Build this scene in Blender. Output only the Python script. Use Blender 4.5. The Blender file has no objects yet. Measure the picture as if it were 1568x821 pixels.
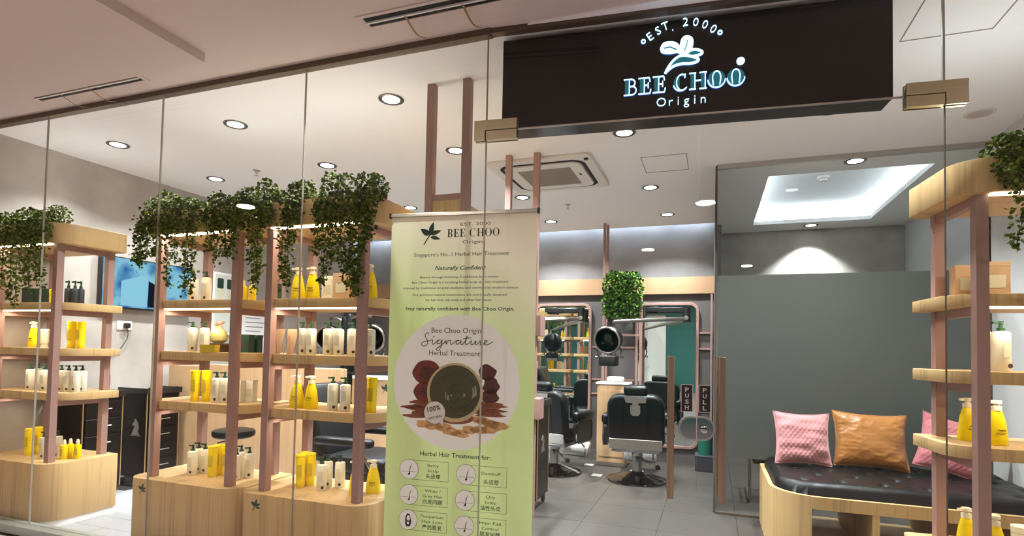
import bpy, bmesh, math, random
from mathutils import Vector, Matrix, noise
R = math.radians
PI = math.pi
sc = bpy.context.scene
col = sc.collection
# ------------------------------------------------------------------ camera, world, light levels
cd = bpy.data.cameras.new('camera'); cam = bpy.data.objects.new('camera', cd); col.objects.link(cam)
cd.sensor_fit = 'HORIZONTAL'; cd.sensor_width = 36.0; cd.lens = 19.645; cd.shift_y = 0.0612
cd.clip_start = 0.05; cd.clip_end = 100
cam.matrix_world = Matrix.Translation((0, 0, 1.40)) @ Matrix.Rotation(R(19.75), 4, 'Z') @ Matrix.Rotation(R(91.958), 4, 'X') @ Matrix.Rotation(R(1.129), 4, 'Z')
sc.camera = cam
w = bpy.data.worlds.new('world'); sc.world = w; w.use_nodes = True
w.node_tree.nodes['Background'].inputs[0].default_value = (1.0, 0.86, 0.74, 1)
w.node_tree.nodes['Background'].inputs[1].default_value = 0.05
sc.view_settings.view_transform = 'Standard'; sc.view_settings.look = 'None'
sc.view_settings.gamma = 1.0; sc.view_settings.use_curve_mapping = False
sc.view_settings.exposure = 0.08
sc.cycles.max_bounces = 10; sc.cycles.transparent_max_bounces = 24
sc.cycles.diffuse_bounces = 5; sc.cycles.sample_clamp_indirect = 4.0
P_DOWN = 47.0        # watts of one salon downlight
P_COVE = 4.0        # watts per metre of the cove strips
P_SHELF = 3.2        # watts of one shelf strip
P_UP = 1.9           # watts of the uplight added on a shelf unit top to brighten the ceiling
P_MALL = 39.0        # watts of one lamp in the mall corridor
CZ = 3.09            # salon ceiling
# ------------------------------------------------------------------ helpers
def srgb(r, g, b):
    f = lambda c: (c/255/12.92) if c/255 <= .04045 else ((c/255+.055)/1.055)**2.4
    return (f(r), f(g), f(b), 1)

def mat(name, c, rough=.5, metal=0, spec=.5, emit=None, es=0, coat=0, bump=0, bscale=40, var=0, vscale=6, stretch=None, sheen=0):
    m = bpy.data.materials.new(name); m.use_nodes = True
    nt = m.node_tree; b = nt.nodes['Principled BSDF']
    b.inputs['Base Color'].default_value = c; b.inputs['Roughness'].default_value = rough
    b.inputs['Metallic'].default_value = metal; b.inputs['Specular IOR Level'].default_value = spec
    b.inputs['Coat Weight'].default_value = coat
    if sheen: b.inputs['Sheen Weight'].default_value = sheen
    if emit: b.inputs['Emission Color'].default_value = emit; b.inputs['Emission Strength'].default_value = es
    if var or bump:
        tc = nt.nodes.new('ShaderNodeTexCoord'); mp = nt.nodes.new('ShaderNodeMapping')
        nt.links.new(tc.outputs['Object'], mp.inputs[0])
        if stretch: mp.inputs['Scale'].default_value = stretch
    if var:
        n = nt.nodes.new('ShaderNodeTexNoise'); n.inputs['Scale'].default_value = vscale; n.inputs['Detail'].default_value = 6
        nt.links.new(mp.outputs[0], n.inputs['Vector'])
        r = nt.nodes.new('ShaderNodeValToRGB'); r.color_ramp.elements[0].position = .3; r.color_ramp.elements[1].position = .7
        r.color_ramp.elements[0].color = tuple(x*(1-var) for x in c[:3])+(1,)
        r.color_ramp.elements[1].color = tuple(min(1, x*(1+var)) for x in c[:3])+(1,)
        nt.links.new(n.outputs['Fac'], r.inputs[0]); nt.links.new(r.outputs[0], b.inputs['Base Color'])
    if bump:
        n2 = nt.nodes.new('ShaderNodeTexNoise'); n2.inputs['Scale'].default_value = bscale; n2.inputs['Detail'].default_value = 5
        nt.links.new(mp.outputs[0], n2.inputs['Vector'])
        bp = nt.nodes.new('ShaderNodeBump'); bp.inputs['Strength'].default_value = bump; bp.inputs['Distance'].default_value = .01
        nt.links.new(n2.outputs['Fac'], bp.inputs['Height']); nt.links.new(bp.outputs[0], b.inputs['Normal'])
    return m

def glassmat(name, tint, rough=0.0, ior=1.45):
    m = bpy.data.materials.new(name); m.use_nodes = True; nt = m.node_tree; nt.nodes.clear()
    o = nt.nodes.new('ShaderNodeOutputMaterial'); mx = nt.nodes.new('ShaderNodeMixShader')
    t = nt.nodes.new('ShaderNodeBsdfTransparent'); t.inputs[0].default_value = tint
    g = nt.nodes.new('ShaderNodeBsdfGlossy'); g.inputs['Roughness'].default_value = rough
    f = nt.nodes.new('ShaderNodeFresnel'); f.inputs[0].default_value = ior
    ge = nt.nodes.new('ShaderNodeNewGeometry'); k = nt.nodes.new('ShaderNodeMath'); k.operation = 'SUBTRACT'; k.inputs[0].default_value = 1.0; k.use_clamp = True
    k2 = nt.nodes.new('ShaderNodeMath'); k2.operation = 'MULTIPLY'; nt.links.new(ge.outputs['Backfacing'], k.inputs[1])
    nt.links.new(f.outputs[0], k2.inputs[0]); nt.links.new(k.outputs[0], k2.inputs[1])
    nt.links.new(k2.outputs[0], mx.inputs[0]); nt.links.new(t.outputs[0], mx.inputs[1]); nt.links.new(g.outputs[0], mx.inputs[2])
    nt.links.new(mx.outputs[0], o.inputs[0]); return m

def frostmat(name, c):
    m = bpy.data.materials.new(name); m.use_nodes = True; nt = m.node_tree; nt.nodes.clear()
    o = nt.nodes.new('ShaderNodeOutputMaterial'); mx = nt.nodes.new('ShaderNodeMixShader'); m2 = nt.nodes.new('ShaderNodeMixShader')
    t = nt.nodes.new('ShaderNodeBsdfTranslucent'); t.inputs[0].default_value = c
    d = nt.nodes.new('ShaderNodeBsdfDiffuse'); d.inputs[0].default_value = tuple(x*.6 for x in c[:3])+(1,)
    g = nt.nodes.new('ShaderNodeBsdfGlossy'); g.inputs['Roughness'].default_value = .25
    f = nt.nodes.new('ShaderNodeFresnel'); f.inputs[0].default_value = 1.4
    mx.inputs[0].default_value = .22
    nt.links.new(t.outputs[0], mx.inputs[1]); nt.links.new(d.outputs[0], mx.inputs[2])
    nt.links.new(f.outputs[0], m2.inputs[0]); nt.links.new(mx.outputs[0], m2.inputs[1]); nt.links.new(g.outputs[0], m2.inputs[2])
    nt.links.new(m2.outputs[0], o.inputs[0]); return m

def leafmat(name, cols):
    m = bpy.data.materials.new(name); m.use_nodes = True; nt = m.node_tree; b = nt.nodes['Principled BSDF']
    g = nt.nodes.new('ShaderNodeNewGeometry'); r = nt.nodes.new('ShaderNodeValToRGB')
    r.color_ramp.elements[0].color = cols[0]; r.color_ramp.elements[1].color = cols[2]
    e = r.color_ramp.elements.new(.55); e.color = cols[1]
    nt.links.new(g.outputs['Random Per Island'], r.inputs[0]); nt.links.new(r.outputs[0], b.inputs['Base Color'])
    b.inputs['Roughness'].default_value = .7; b.inputs['Specular IOR Level'].default_value = .08
    return m

def woodmat(name, c, var=.16):
    m = bpy.data.materials.new(name); m.use_nodes = True; nt = m.node_tree; b = nt.nodes['Principled BSDF']
    tc = nt.nodes.new('ShaderNodeTexCoord'); mp = nt.nodes.new('ShaderNodeMapping'); mp.inputs['Scale'].default_value = (55, 55, 1.2)
    n = nt.nodes.new('ShaderNodeTexNoise'); n.inputs['Scale'].default_value = 1.0; n.inputs['Detail'].default_value = 7; n.inputs['Roughness'].default_value = .65
    n3 = nt.nodes.new('ShaderNodeTexNoise'); n3.inputs['Scale'].default_value = .12; n3.inputs['Detail'].default_value = 3
    mt = nt.nodes.new('ShaderNodeMath'); mt.operation = 'ADD'
    r = nt.nodes.new('ShaderNodeValToRGB'); r.color_ramp.elements[0].position = .72; r.color_ramp.elements[1].position = 1.25
    r.color_ramp.elements[0].color = tuple(x*(1-var*1.5) for x in c[:3])+(1,)
    r.color_ramp.elements[1].position = 1.0; r.color_ramp.elements[1].color = tuple(min(1, x*(1+var)) for x in c[:3])+(1,)
    nt.links.new(tc.outputs['Object'], mp.inputs[0]); nt.links.new(mp.outputs[0], n.inputs['Vector']); nt.links.new(mp.outputs[0], n3.inputs['Vector'])
    nt.links.new(n.outputs['Fac'], mt.inputs[0]); nt.links.new(n3.outputs['Fac'], mt.inputs[1]); nt.links.new(mt.outputs[0], r.inputs[0])
    nt.links.new(r.outputs[0], b.inputs['Base Color']); b.inputs['Roughness'].default_value = .45
    b.inputs['Specular IOR Level'].default_value = .3
    return m

def emat(name, c, s):
    m = bpy.data.materials.new(name); m.use_nodes = True; nt = m.node_tree; nt.nodes.clear()
    o = nt.nodes.new('ShaderNodeOutputMaterial'); e = nt.nodes.new('ShaderNodeEmission')
    e.inputs[0].default_value = c; e.inputs[1].default_value = s; nt.links.new(e.outputs[0], o.inputs[0]); return m

M = dict(
 wood=woodmat('light_oak', srgb(188, 156, 108)), beam=woodmat('pale_oak', srgb(164, 130, 100), .06), panelwood=woodmat('panel_oak', srgb(190, 154, 116), .07),
 pink=mat('dusty_pink_metal', srgb(156, 121, 112), .5), kraft=mat('kraft_card', srgb(200, 164, 130), .8, var=.06, vscale=30),
 concrete=mat('grey_plaster', srgb(174, 165, 157), .75, var=.2, vscale=2.4, bump=.15, bscale=9),
 concrete2=mat('blue_grey_plaster', srgb(142, 141, 144), .75, var=.2, vscale=2.2, bump=.15, bscale=9),
 concrete3=mat('dark_plaster', srgb(90, 83, 81), .7, var=.12, vscale=2.2),
 white=mat('white_paint', srgb(248, 245, 243), .8), white2=mat('white_wall', srgb(208, 207, 206), .7),
 mallceil=mat('corridor_ceiling', srgb(208, 192, 182), .85), offwhite=mat('offwhite_plastic', srgb(225, 220, 212), .45),
 grille=mat('grey_grille', srgb(150, 142, 134), .6, var=.1, vscale=90), slot=mat('dark_slot', srgb(18, 16, 15), .8),
 tile=mat('grey_tile', srgb(68, 63, 58), .4, var=.14, vscale=4, stretch=(1, 6, 1)), whitetile=mat('white_tile', srgb(174, 174, 177), .4, var=.02, vscale=8),
 grout=mat('grout', srgb(62, 58, 54), .9), mallfloor=mat('corridor_floor', srgb(196, 186, 198), .35, var=.05), kerb=mat('kerb_stone', srgb(150, 155, 145), .4, var=.05),
 glass=glassmat('clear_glass', (.965, .98, .97, 1)), frost=frostmat('frosted_film', srgb(164, 165, 160)), joint=mat('silicone_joint', srgb(164, 154, 140), .4),
 bottle_clear=glassmat('clear_plastic', (.93, .95, .94, 1)),
 steel=mat('brushed_bronze_steel', srgb(196, 188, 158), .32, 1, var=.08, vscale=3, stretch=(1, 1, 60)), chrome=mat('chrome', srgb(170, 170, 172), .10, 1),
 chrome_dark=mat('dark_chrome', srgb(96, 96, 98), .08, 1),
 satin=mat('satin_steel', srgb(190, 186, 180), .3, 1), bar=mat('brass_bar', srgb(158, 132, 112), .33, .8, var=.12, vscale=2, stretch=(60, 60, 1)), bronze=mat('dark_bronze_channel', srgb(98, 84, 70), .5, .4),
 black=mat('black_gloss_panel', srgb(26, 23, 21), .22, spec=.4), blackm=mat('black_plastic', srgb(24, 23, 23), .4), leather=mat('black_leather', srgb(11, 11, 12), .40, spec=.32, bump=.05, bscale=60),
 gloss=mat('black_gloss', srgb(13, 12, 12), .35, spec=.25), gold=mat('gold_trim', srgb(196, 168, 118), .3, .8),
 yellow=mat('yellow_plastic', srgb(244, 214, 0), .38, spec=.4), yellow2=mat('yellow_card', srgb(205, 178, 40), .6), cream=mat('cream_plastic', srgb(238, 233, 212), .45, var=.04, vscale=40), creamcap=mat('cream_pump', srgb(240, 228, 196), .4),
 green=mat('dark_green_plastic', srgb(34, 66, 42), .35), dgreen=mat('dark_green_card', srgb(26, 58, 42), .5), brown=mat('brown_sticker', srgb(72, 46, 24), .6), palegreen=mat('pale_print', srgb(216, 210, 184), .6),
 vase=mat('celadon_glaze', srgb(196, 186, 120), .3), flower=mat('pink_petal', srgb(226, 140, 122), .6), tray=mat('brown_tray', srgb(92, 62, 44), .5),
 pinkvelvet=mat('pink_velvet', srgb(182, 122, 122), .8, sheen=.4), pinkvelvet2=mat('rose_velvet', srgb(172, 100, 106), .8, sheen=.3), goldvelvet=mat('ochre_satin', srgb(152, 98, 40), .40, sheen=.2, var=.14, vscale=7),
 mirror=mat('mirror_glass', srgb(222, 228, 226), .01, 1), bin=mat('green_bin', srgb(10, 96, 78), .5), teal=mat('teal_shopfront', srgb(74, 158, 160), .6, var=.12, vscale=.7),
 leaf=leafmat('ivy_leaf', (srgb(46, 60, 20), srgb(78, 96, 36), srgb(118, 132, 52))), leaf2=leafmat('box_leaf', (srgb(34, 58, 20), srgb(70, 104, 36), srgb(130, 160, 66))), vine=mat('vine_stem', srgb(70, 62, 30), .8),
 fill_glow=emat('ceiling_fill_glow', (.95, .97, 1, 1), 4), led=emat('shelf_led', (1, .86, .62, 1), 9), cove=emat('cove_led', (.72, .84, 1, 1), 12), cove2=emat('tray_led', (.74, .86, 1, 1), 15), lens=emat('lamp_lens', (1, .96, .9, 1), 22), ring=mat('dark_ring', srgb(92, 88, 86), .3, .8),
 signwhite=emat('sign_tube', (.55, .80, 1, 1), 2.2), signteal=mat('sign_teal', srgb(30, 110, 120), .4, emit=srgb(20, 120, 140), es=.35), signhalo=emat('sign_halo', (.05, .22, 1, 1), .9),
 ink=mat('dark_green_ink', srgb(28, 62, 46), .6), ink2=mat('grey_ink', srgb(66, 68, 54), .6), paper=mat('white_print', srgb(252, 248, 244), .6), plate=mat('sign_plate', srgb(40, 26, 32), .4), plateedge=mat('plate_edge', srgb(205, 196, 190), .5),
 bowl=mat('print_bowl', srgb(196, 172, 130), .6), paste=mat('print_paste', srgb(74, 66, 36), .6, var=.15, vscale=9), paste2=mat('print_paste_light', srgb(146, 138, 116), .6), mush=mat('print_mushroom', srgb(118, 44, 34), .6, var=.3, vscale=40), mush2=mat('print_dark_root', srgb(88, 34, 30), .6, var=.2, vscale=40), root=mat('print_root', srgb(138, 74, 48), .6, var=.25, vscale=60), ginseng=mat('print_ginseng', srgb(214, 160, 104), .6, var=.2, vscale=50), badge=mat('print_badge', srgb(226, 214, 206), .6),
 cable=mat('cable', srgb(40, 38, 36), .5), tab=mat('aged_tape', srgb(150, 118, 76), .7), greydark=mat('charcoal_box', srgb(48, 50, 56), .5), poster=mat('poster_print', srgb(214, 216, 206), .5),
)
# banner print: light green with a paler, warmer upper right and lower left
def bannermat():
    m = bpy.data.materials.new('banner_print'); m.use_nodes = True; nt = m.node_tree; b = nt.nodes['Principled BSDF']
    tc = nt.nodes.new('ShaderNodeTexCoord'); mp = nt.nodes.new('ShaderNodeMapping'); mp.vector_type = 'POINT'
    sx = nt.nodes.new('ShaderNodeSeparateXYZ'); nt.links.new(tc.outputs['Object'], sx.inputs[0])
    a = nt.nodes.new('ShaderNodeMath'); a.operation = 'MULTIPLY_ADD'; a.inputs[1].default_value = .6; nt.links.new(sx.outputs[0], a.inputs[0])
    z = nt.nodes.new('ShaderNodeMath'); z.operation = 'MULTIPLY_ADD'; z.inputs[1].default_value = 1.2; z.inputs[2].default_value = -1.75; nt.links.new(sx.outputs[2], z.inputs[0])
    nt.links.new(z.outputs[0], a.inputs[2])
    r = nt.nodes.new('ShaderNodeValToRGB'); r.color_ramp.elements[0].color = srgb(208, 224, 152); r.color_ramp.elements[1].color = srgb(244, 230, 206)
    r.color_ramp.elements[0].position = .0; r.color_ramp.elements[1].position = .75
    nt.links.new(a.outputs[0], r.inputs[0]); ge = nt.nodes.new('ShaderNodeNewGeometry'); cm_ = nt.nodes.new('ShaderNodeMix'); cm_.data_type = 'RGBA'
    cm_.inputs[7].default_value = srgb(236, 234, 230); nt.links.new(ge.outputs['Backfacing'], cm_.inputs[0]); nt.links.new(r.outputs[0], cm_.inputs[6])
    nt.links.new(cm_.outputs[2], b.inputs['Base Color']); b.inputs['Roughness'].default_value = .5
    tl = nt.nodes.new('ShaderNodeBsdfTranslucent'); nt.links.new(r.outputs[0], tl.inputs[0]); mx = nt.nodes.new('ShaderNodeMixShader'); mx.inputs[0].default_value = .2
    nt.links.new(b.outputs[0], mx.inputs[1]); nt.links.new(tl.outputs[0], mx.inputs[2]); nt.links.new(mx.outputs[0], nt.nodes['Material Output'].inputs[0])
    return m
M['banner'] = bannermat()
# television picture
def tvmat():
    m = bpy.data.materials.new('tv_picture'); m.use_nodes = True; nt = m.node_tree; nt.nodes.clear()
    o = nt.nodes.new('ShaderNodeOutputMaterial'); e = nt.nodes.new('ShaderNodeEmission'); e.inputs[1].default_value = .8
    tc = nt.nodes.new('ShaderNodeTexCoord'); n = nt.nodes.new('ShaderNodeTexNoise'); n.inputs['Scale'].default_value = 5; n.inputs['Detail'].default_value = 3
    v = nt.nodes.new('ShaderNodeTexVoronoi'); v.inputs['Scale'].default_value = 6; v.feature = 'F1'
    mx = nt.nodes.new('ShaderNodeMath'); mx.operation = 'MULTIPLY_ADD'; mx.inputs[1].default_value = .5
    r = nt.nodes.new('ShaderNodeValToRGB'); cr = r.color_ramp
    cr.elements[0].position = .3; cr.elements[0].color = srgb(16, 40, 84); cr.elements[1].position = .8; cr.elements[1].color = srgb(150, 216, 242)
    q = cr.elements.new(.5); q.color = srgb(44, 120, 190)
    nt.links.new(tc.outputs['Object'], n.inputs['Vector']); nt.links.new(tc.outputs['Object'], v.inputs['Vector'])
    nt.links.new(v.outputs['Distance'], mx.inputs[0]); nt.links.new(n.outputs['Fac'], mx.inputs[2])
    nt.links.new(mx.outputs[0], r.inputs[0]); nt.links.new(r.outputs[0], e.inputs[0]); nt.links.new(e.outputs[0], o.inputs[0]); return m
M['tv'] = tvmat(); M['tvpanel'] = emat('tv_pale_panel', srgb(150, 214, 240), .9); M['tvdark'] = emat('tv_dark_panel', srgb(16, 24, 44), .8)

class G:                                        # collects plain geometry for one mesh
    def __init__(s): s.v = []; s.f = []
    def add(s, vs, fs):
        o = len(s.v); s.v += [tuple(v) for v in vs]; s.f += [tuple(i+o for i in f) for f in fs]; return s
    def box(s, x0, y0, z0, x1, y1, z1):
        v = [(x0,y0,z0),(x1,y0,z0),(x1,y1,z0),(x0,y1,z0),(x0,y0,z1),(x1,y0,z1),(x1,y1,z1),(x0,y1,z1)]
        return s.add(v, [(0,3,2,1),(4,5,6,7),(0,1,5,4),(1,2,6,5),(2,3,7,6),(3,0,4,7)])
    def prism(s, pts, z0, z1):
        n = len(pts); v = [(x,y,z0) for x,y in pts]+[(x,y,z1) for x,y in pts]
        f = [tuple(range(n-1,-1,-1)), tuple(range(n,2*n))]+[(i,(i+1)%n,(i+1)%n+n,i+n) for i in range(n)]
        return s.add(v, f)
    def lathe(s, prof, seg=20, c=(0,0,0), sx=1, sy=1):
        v = []; f = []; n = len(prof)
        for k in range(seg):
            a = 2*PI*k/seg
            for r, z in prof: v.append((c[0]+r*sx*math.cos(a), c[1]+r*sy*math.sin(a), c[2]+z))
        for k in range(seg):
            k2 = (k+1) % seg
            for i in range(n-1): f.append((k*n+i, k2*n+i, k2*n+i+1, k*n+i+1))
        if prof[0][0] > 1e-6: f.append(tuple(k*n for k in range(seg-1,-1,-1)))
        if prof[-1][0] > 1e-6: f.append(tuple(k*n+n-1 for k in range(seg)))
        return s.add(v, f)
    def tube(s, pts, r, seg=8, closed=False, flat=1.0):
        pts = [Vector(p) for p in pts]; n = len(pts); v = []; f = []
        rr = r if isinstance(r, (list, tuple)) else [r]*n
        up = Vector((0,0,1))
        for i, p in enumerate(pts):
            a = pts[i-1] if (i > 0 or closed) else p; b = pts[(i+1) % n] if (i < n-1 or closed) else p
            t = (b-a).normalized()
            ref = up if abs(t.z) < .95 else Vector((0,1,0))
            e1 = t.cross(ref).normalized(); e2 = t.cross(e1).normalized()
            for k in range(seg):
                q = 2*PI*k/seg; v.append(p+e1*math.cos(q)*rr[i]+e2*math.sin(q)*rr[i]*flat)
        m = n if closed else n-1
        for i in range(m):
            j = (i+1) % n
            for k in range(seg): f.append((i*seg+k, i*seg+(k+1)%seg, j*seg+(k+1)%seg, j*seg+k))
        if not closed: f.append(tuple(range(seg-1,-1,-1))); f.append(tuple(range((n-1)*seg, n*seg)))
        return s.add(v, f)
    def plate(s, pts, y0, y1):                  # outline in the X-Z plane, thickness along Y (front = y0)
        n = len(pts); v = [(x,y0,z) for x,z in pts]+[(x,y1,z) for x,z in pts]
        a = sum(pts[i][0]*pts[(i+1)%n][1]-pts[(i+1)%n][0]*pts[i][1] for i in range(n))
        if a < 0: v = [(x,y0,z) for x,z in pts[::-1]]+[(x,y1,z) for x,z in pts[::-1]]
        f = [tuple(range(n)), tuple(range(2*n-1,n-1,-1))]+[(i,i+n,(i+1)%n+n,(i+1)%n) for i in range(n)]
        return s.add(v, f)
    def xf(s, m):
        s.v = [tuple(m @ Vector(v)) for v in s.v]; return s
    def join(s, o): return s.add(o.v, o.f)
    def mesh(s, name, m, smooth=35):
        me = bpy.data.meshes.new(name); me.from_pydata(s.v, [], s.f)
        bm = bmesh.new(); bm.from_mesh(me); bmesh.ops.recalc_face_normals(bm, faces=bm.faces)
        if smooth:
            for f in bm.faces: f.smooth = True
            for e in bm.edges:
                if len(e.link_faces) == 2 and e.calc_face_angle(0) > R(smooth): e.smooth = False
        bm.to_mesh(me); bm.free()
        me.materials.append(M[m] if isinstance(m, str) else m); return me

def put(name, me, parent=None, loc=(0,0,0), rz=0, rot=None):
    o = bpy.data.objects.new(name, me); col.objects.link(o); o.location = loc
    o.rotation_euler = rot if rot else (0,0,rz)
    if parent: o.parent = parent
    return o
def obj(name, g, m, parent=None, loc=(0,0,0), rz=0, bevel=0, seg=2, smooth=35, label=None, rot=None):
    o = put(name, g.mesh(name, m, smooth), parent, loc, rz, rot)
    if bevel:
        b = o.modifiers.new('bevel', 'BEVEL'); b.width = bevel; b.segments = seg; b.limit_method = 'ANGLE'; b.angle_limit = R(40); b.harden_normals = False
    if label: o['label'] = label
    return o
def tag(o, label, cat, group=None):
    o['label'] = label; o['category'] = cat
    if group: o['group'] = group
    return o
def thing(name, label, cat, loc=(0,0,0), rz=0, group=None):
    return tag(put(name, None, None, loc, rz), label, cat, group)
def struct(name, g, m, parent=None, **k):
    o = obj(name, g, m, parent, **k); o['kind'] = 'structure'; return o
def dup(o, parent=None):
    c = o.copy(); col.objects.link(c); c.parent = parent
    for ch in list(o.children): dup(ch, c)
    return c
def rrect(x0, y0, x1, y1, r, n=6):              # r: one radius or four (lower left, lower right, upper right, upper left)
    r = r if isinstance(r, (list, tuple)) else [r]*4; p = []
    for (cx, cy, a, q) in ((x0+r[0], y0+r[0], PI, r[0]), (x1-r[1], y0+r[1], 1.5*PI, r[1]), (x1-r[2], y1-r[2], 0, r[2]), (x0+r[3], y1-r[3], .5*PI, r[3])):
        for k in range(n+1):
            t = a+.5*PI*k/n; p.append((cx+q*math.cos(t), cy+q*math.sin(t)))
    return p
def circ(cx, cy, r, n=28, ry=None): return [(cx+r*math.cos(2*PI*k/n), cy+(ry or r)*math.sin(2*PI*k/n)) for k in range(n)]
def spline(pts, k=6):
    p = [Vector(q) for q in pts]; out = []
    for i in range(len(p)-1):
        a, b, c, d = p[max(i-1,0)], p[i], p[i+1], p[min(i+2,len(p)-1)]
        for j in range(k):
            t = j/k; out.append(.5*((2*b)+(c-a)*t+(2*a-5*b+4*c-d)*t*t+(3*b-a-3*c+d)*t**3))
    return out+[p[-1]]
def roundbox(sx, sy, sz, r, seg=3):
    bm = bmesh.new(); bmesh.ops.create_cube(bm, size=1); bmesh.ops.scale(bm, vec=(sx,sy,sz), verts=bm.verts)
    bmesh.ops.bevel(bm, geom=bm.edges[:], offset=r, segments=seg, affect='EDGES', profile=.5)
    g = G(); bm.verts.index_update(); g.add([v.co[:] for v in bm.verts], [[v.index for v in f.verts] for f in bm.faces]); bm.free(); return g
# ------------------------------------------------------------------ lettering
_tx = bpy.data.curves.new('lettering', 'FONT'); _tx.resolution_u = 2; _to = bpy.data.objects.new('lettering', _tx); col.objects.link(_to)
def textgeo(body, ext=.02, shear=0, bold=0):
    _tx.body = body; _tx.size = 1; _tx.extrude = ext; _tx.shear = shear; _tx.offset = bold
    dg = bpy.context.evaluated_depsgraph_get(); dg.update()
    me = bpy.data.meshes.new_from_object(_to.evaluated_get(dg))
    g = G().add([v.co[:] for v in me.vertices], [tuple(p.vertices) for p in me.polygons]); bpy.data.meshes.remove(me); return g
def text_xz(body, x0, x1, z0, cap, y, ext=.0006, shear=0, bold=0):   # words from x0 to x1, base line z0, capital height cap, standing in the X-Z plane
    g = textgeo(body, .5, shear, bold); xs = [v[0] for v in g.v]; a, b = min(xs), max(xs); s = (x1-x0)/(b-a); h = cap/.70
    g.v = [(x0+(v[0]-a)*s, y-(v[2])*2*ext, z0+v[1]*h) for v in g.v]; return g
def serif(body, x0, x1, z0, h, y, ext):         # BEE CHOO in a heavy serif face: thick stems, hair lines, slab serifs
    g = G(); pen = 0; parts = []
    def ring(cx, rx, t, a0, a1, n=18):
        o = []; i = []
        for k in range(n+1):
            a = R(a0+(a1-a0)*k/n); o.append((cx+rx*math.cos(a), .5+.52*math.sin(a))); i.append((cx+(rx-t)*math.cos(a), .5+.47*math.sin(a)))
        return o, i
    for ch in body:
        if ch == ' ': pen += .45; continue
        if ch in 'BE':
            parts.append([(pen+.1,0),(pen+.32,0),(pen+.32,1),(pen+.1,1)])
            parts.append([(pen,0),(pen+.5,0),(pen+.5,.05),(pen,.05)]); parts.append([(pen,.95),(pen+.5,.95),(pen+.5,1),(pen,1)])
            if ch == 'E':
                parts += [[(pen+.3,.47),(pen+.54,.47),(pen+.54,.53),(pen+.3,.53)], [(pen+.5,.36),(pen+.56,.36),(pen+.56,.64),(pen+.5,.64)],
                          [(pen+.45,0),(pen+.72,0),(pen+.76,.3),(pen+.7,.3),(pen+.62,.05),(pen+.45,.05)], [(pen+.45,1),(pen+.7,1),(pen+.72,.72),(pen+.67,.72),(pen+.6,.95),(pen+.45,.95)]]
                pen += .88
            else:
                for c, rz in ((.75,.25),(.25,.27)):
                    q = [(pen+.44+.30*math.cos(R(a)), c+rz*math.sin(R(a))) for a in range(-90,91,15)]; q2 = [(pen+.44+.10*math.cos(R(a)), c+(rz-.05)*math.sin(R(a))) for a in range(-90,91,15)]
                    for k in range(len(q)-1): parts.append([q[k],q[k+1],q2[k+1],q2[k]])
                    parts.append([(pen+.3,c+rz-.05),(pen+.45,c+rz-.05),(pen+.45,c+rz),(pen+.3,c+rz)]); parts.append([(pen+.3,c-rz),(pen+.45,c-rz),(pen+.45,c-rz+.05),(pen+.3,c-rz+.05)])
                pen += .90
        elif ch == 'H':
            for dx in (.1, .68):
                parts.append([(pen+dx,0),(pen+dx+.2,0),(pen+dx+.2,1),(pen+dx,1)])
                for zz in (0, .95): parts.append([(pen+dx-.1,zz),(pen+dx+.3,zz),(pen+dx+.3,zz+.05),(pen+dx-.1,zz+.05)])
            parts.append([(pen+.28,.47),(pen+.7,.47),(pen+.7,.53),(pen+.28,.53)]); pen += 1.1
        else:
            a0, a1 = (0, 360) if ch == 'O' else (50, 310)
            cx = pen+.48
            o = []; i = []
            n = 26
            for k in range(n+1):
                a = R(a0+(a1-a0)*k/n); t = .055+.16*abs(math.cos(a))
                o.append((cx+.47*math.cos(a), .5+.52*math.sin(a))); i.append((cx+(.47-t)*math.cos(a), .5+.475*math.sin(a)))
            for k in range(n): parts.append([o[k],o[k+1],i[k+1],i[k]])
            if ch == 'C': parts.append([(cx+.26,.70),(cx+.34,.70),(cx+.34,1.0),(cx+.29,1.0)])
            pen += 1.05
    W = pen-.08; s = (x1-x0)/W
    for p in parts: g.plate([(x0+a*s, z0+b*h) for a, b in p], y-ext, y)
    return g
def leafshape(x, z, ang, L, W, n=9):
    p = []; c, s = math.cos(ang), math.sin(ang)
    for sg in (1, -1):
        for k in (range(n) if sg == 1 else range(n-1,-1,-1)):
            t = k/(n-1); wd = W*math.sin(PI*t**.8)*(1 if sg == 1 else .8)
            if sg == -1 and k in (0, n-1): continue
            a, b = t*L, sg*wd*.5; p.append((x+a*c-b*s, z+a*s+b*c))
    return p
def emblem(x, z, s, y, ext):                    # the four-leaf sprig; (x, z) is where the leaves meet
    g = G()
    for ang, L, W in ((R(150), .62, .34), (R(76), .66, .30), (R(18), .62, .25), (R(-12), .56, .22)):
        g.plate(leafshape(x+.03*s, z-(.0 if ang > 0 else .12)*s, ang, L*s, W*s), y-ext, y)
    st = spline([(x+.05*s, z+.02*s, 0), (x-.12*s, z-.2*s, 0), (x-.3*s, z-.5*s, 0)], 4)
    for a, b in zip(st, st[1:]):
        d = (b-a).normalized(); nrm = Vector((-d.y, d.x, 0))*.03*s
        g.plate([(a.x+nrm.x, a.y+nrm.y), (b.x+nrm.x, b.y+nrm.y), (b.x-nrm.x, b.y-nrm.y), (a.x-nrm.x, a.y-nrm.y)], y-ext, y)
    return g
# ------------------------------------------------------------------ lamps
def area(name, loc, energy, size, color=(1,.95,.88), rot=(0,0,0), sy=None, spread=None, parent=None):
    l = bpy.data.lights.new(name, 'AREA'); l.energy = energy; l.color = color; l.size = size
    l.shape = 'RECTANGLE' if sy else 'DISK'
    if sy: l.size_y = sy
    if spread: l.spread = R(spread)
    o = bpy.data.objects.new(name, l); col.objects.link(o); o.location = loc; o.rotation_euler = rot
    if parent: o.parent = parent
    return o

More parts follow.
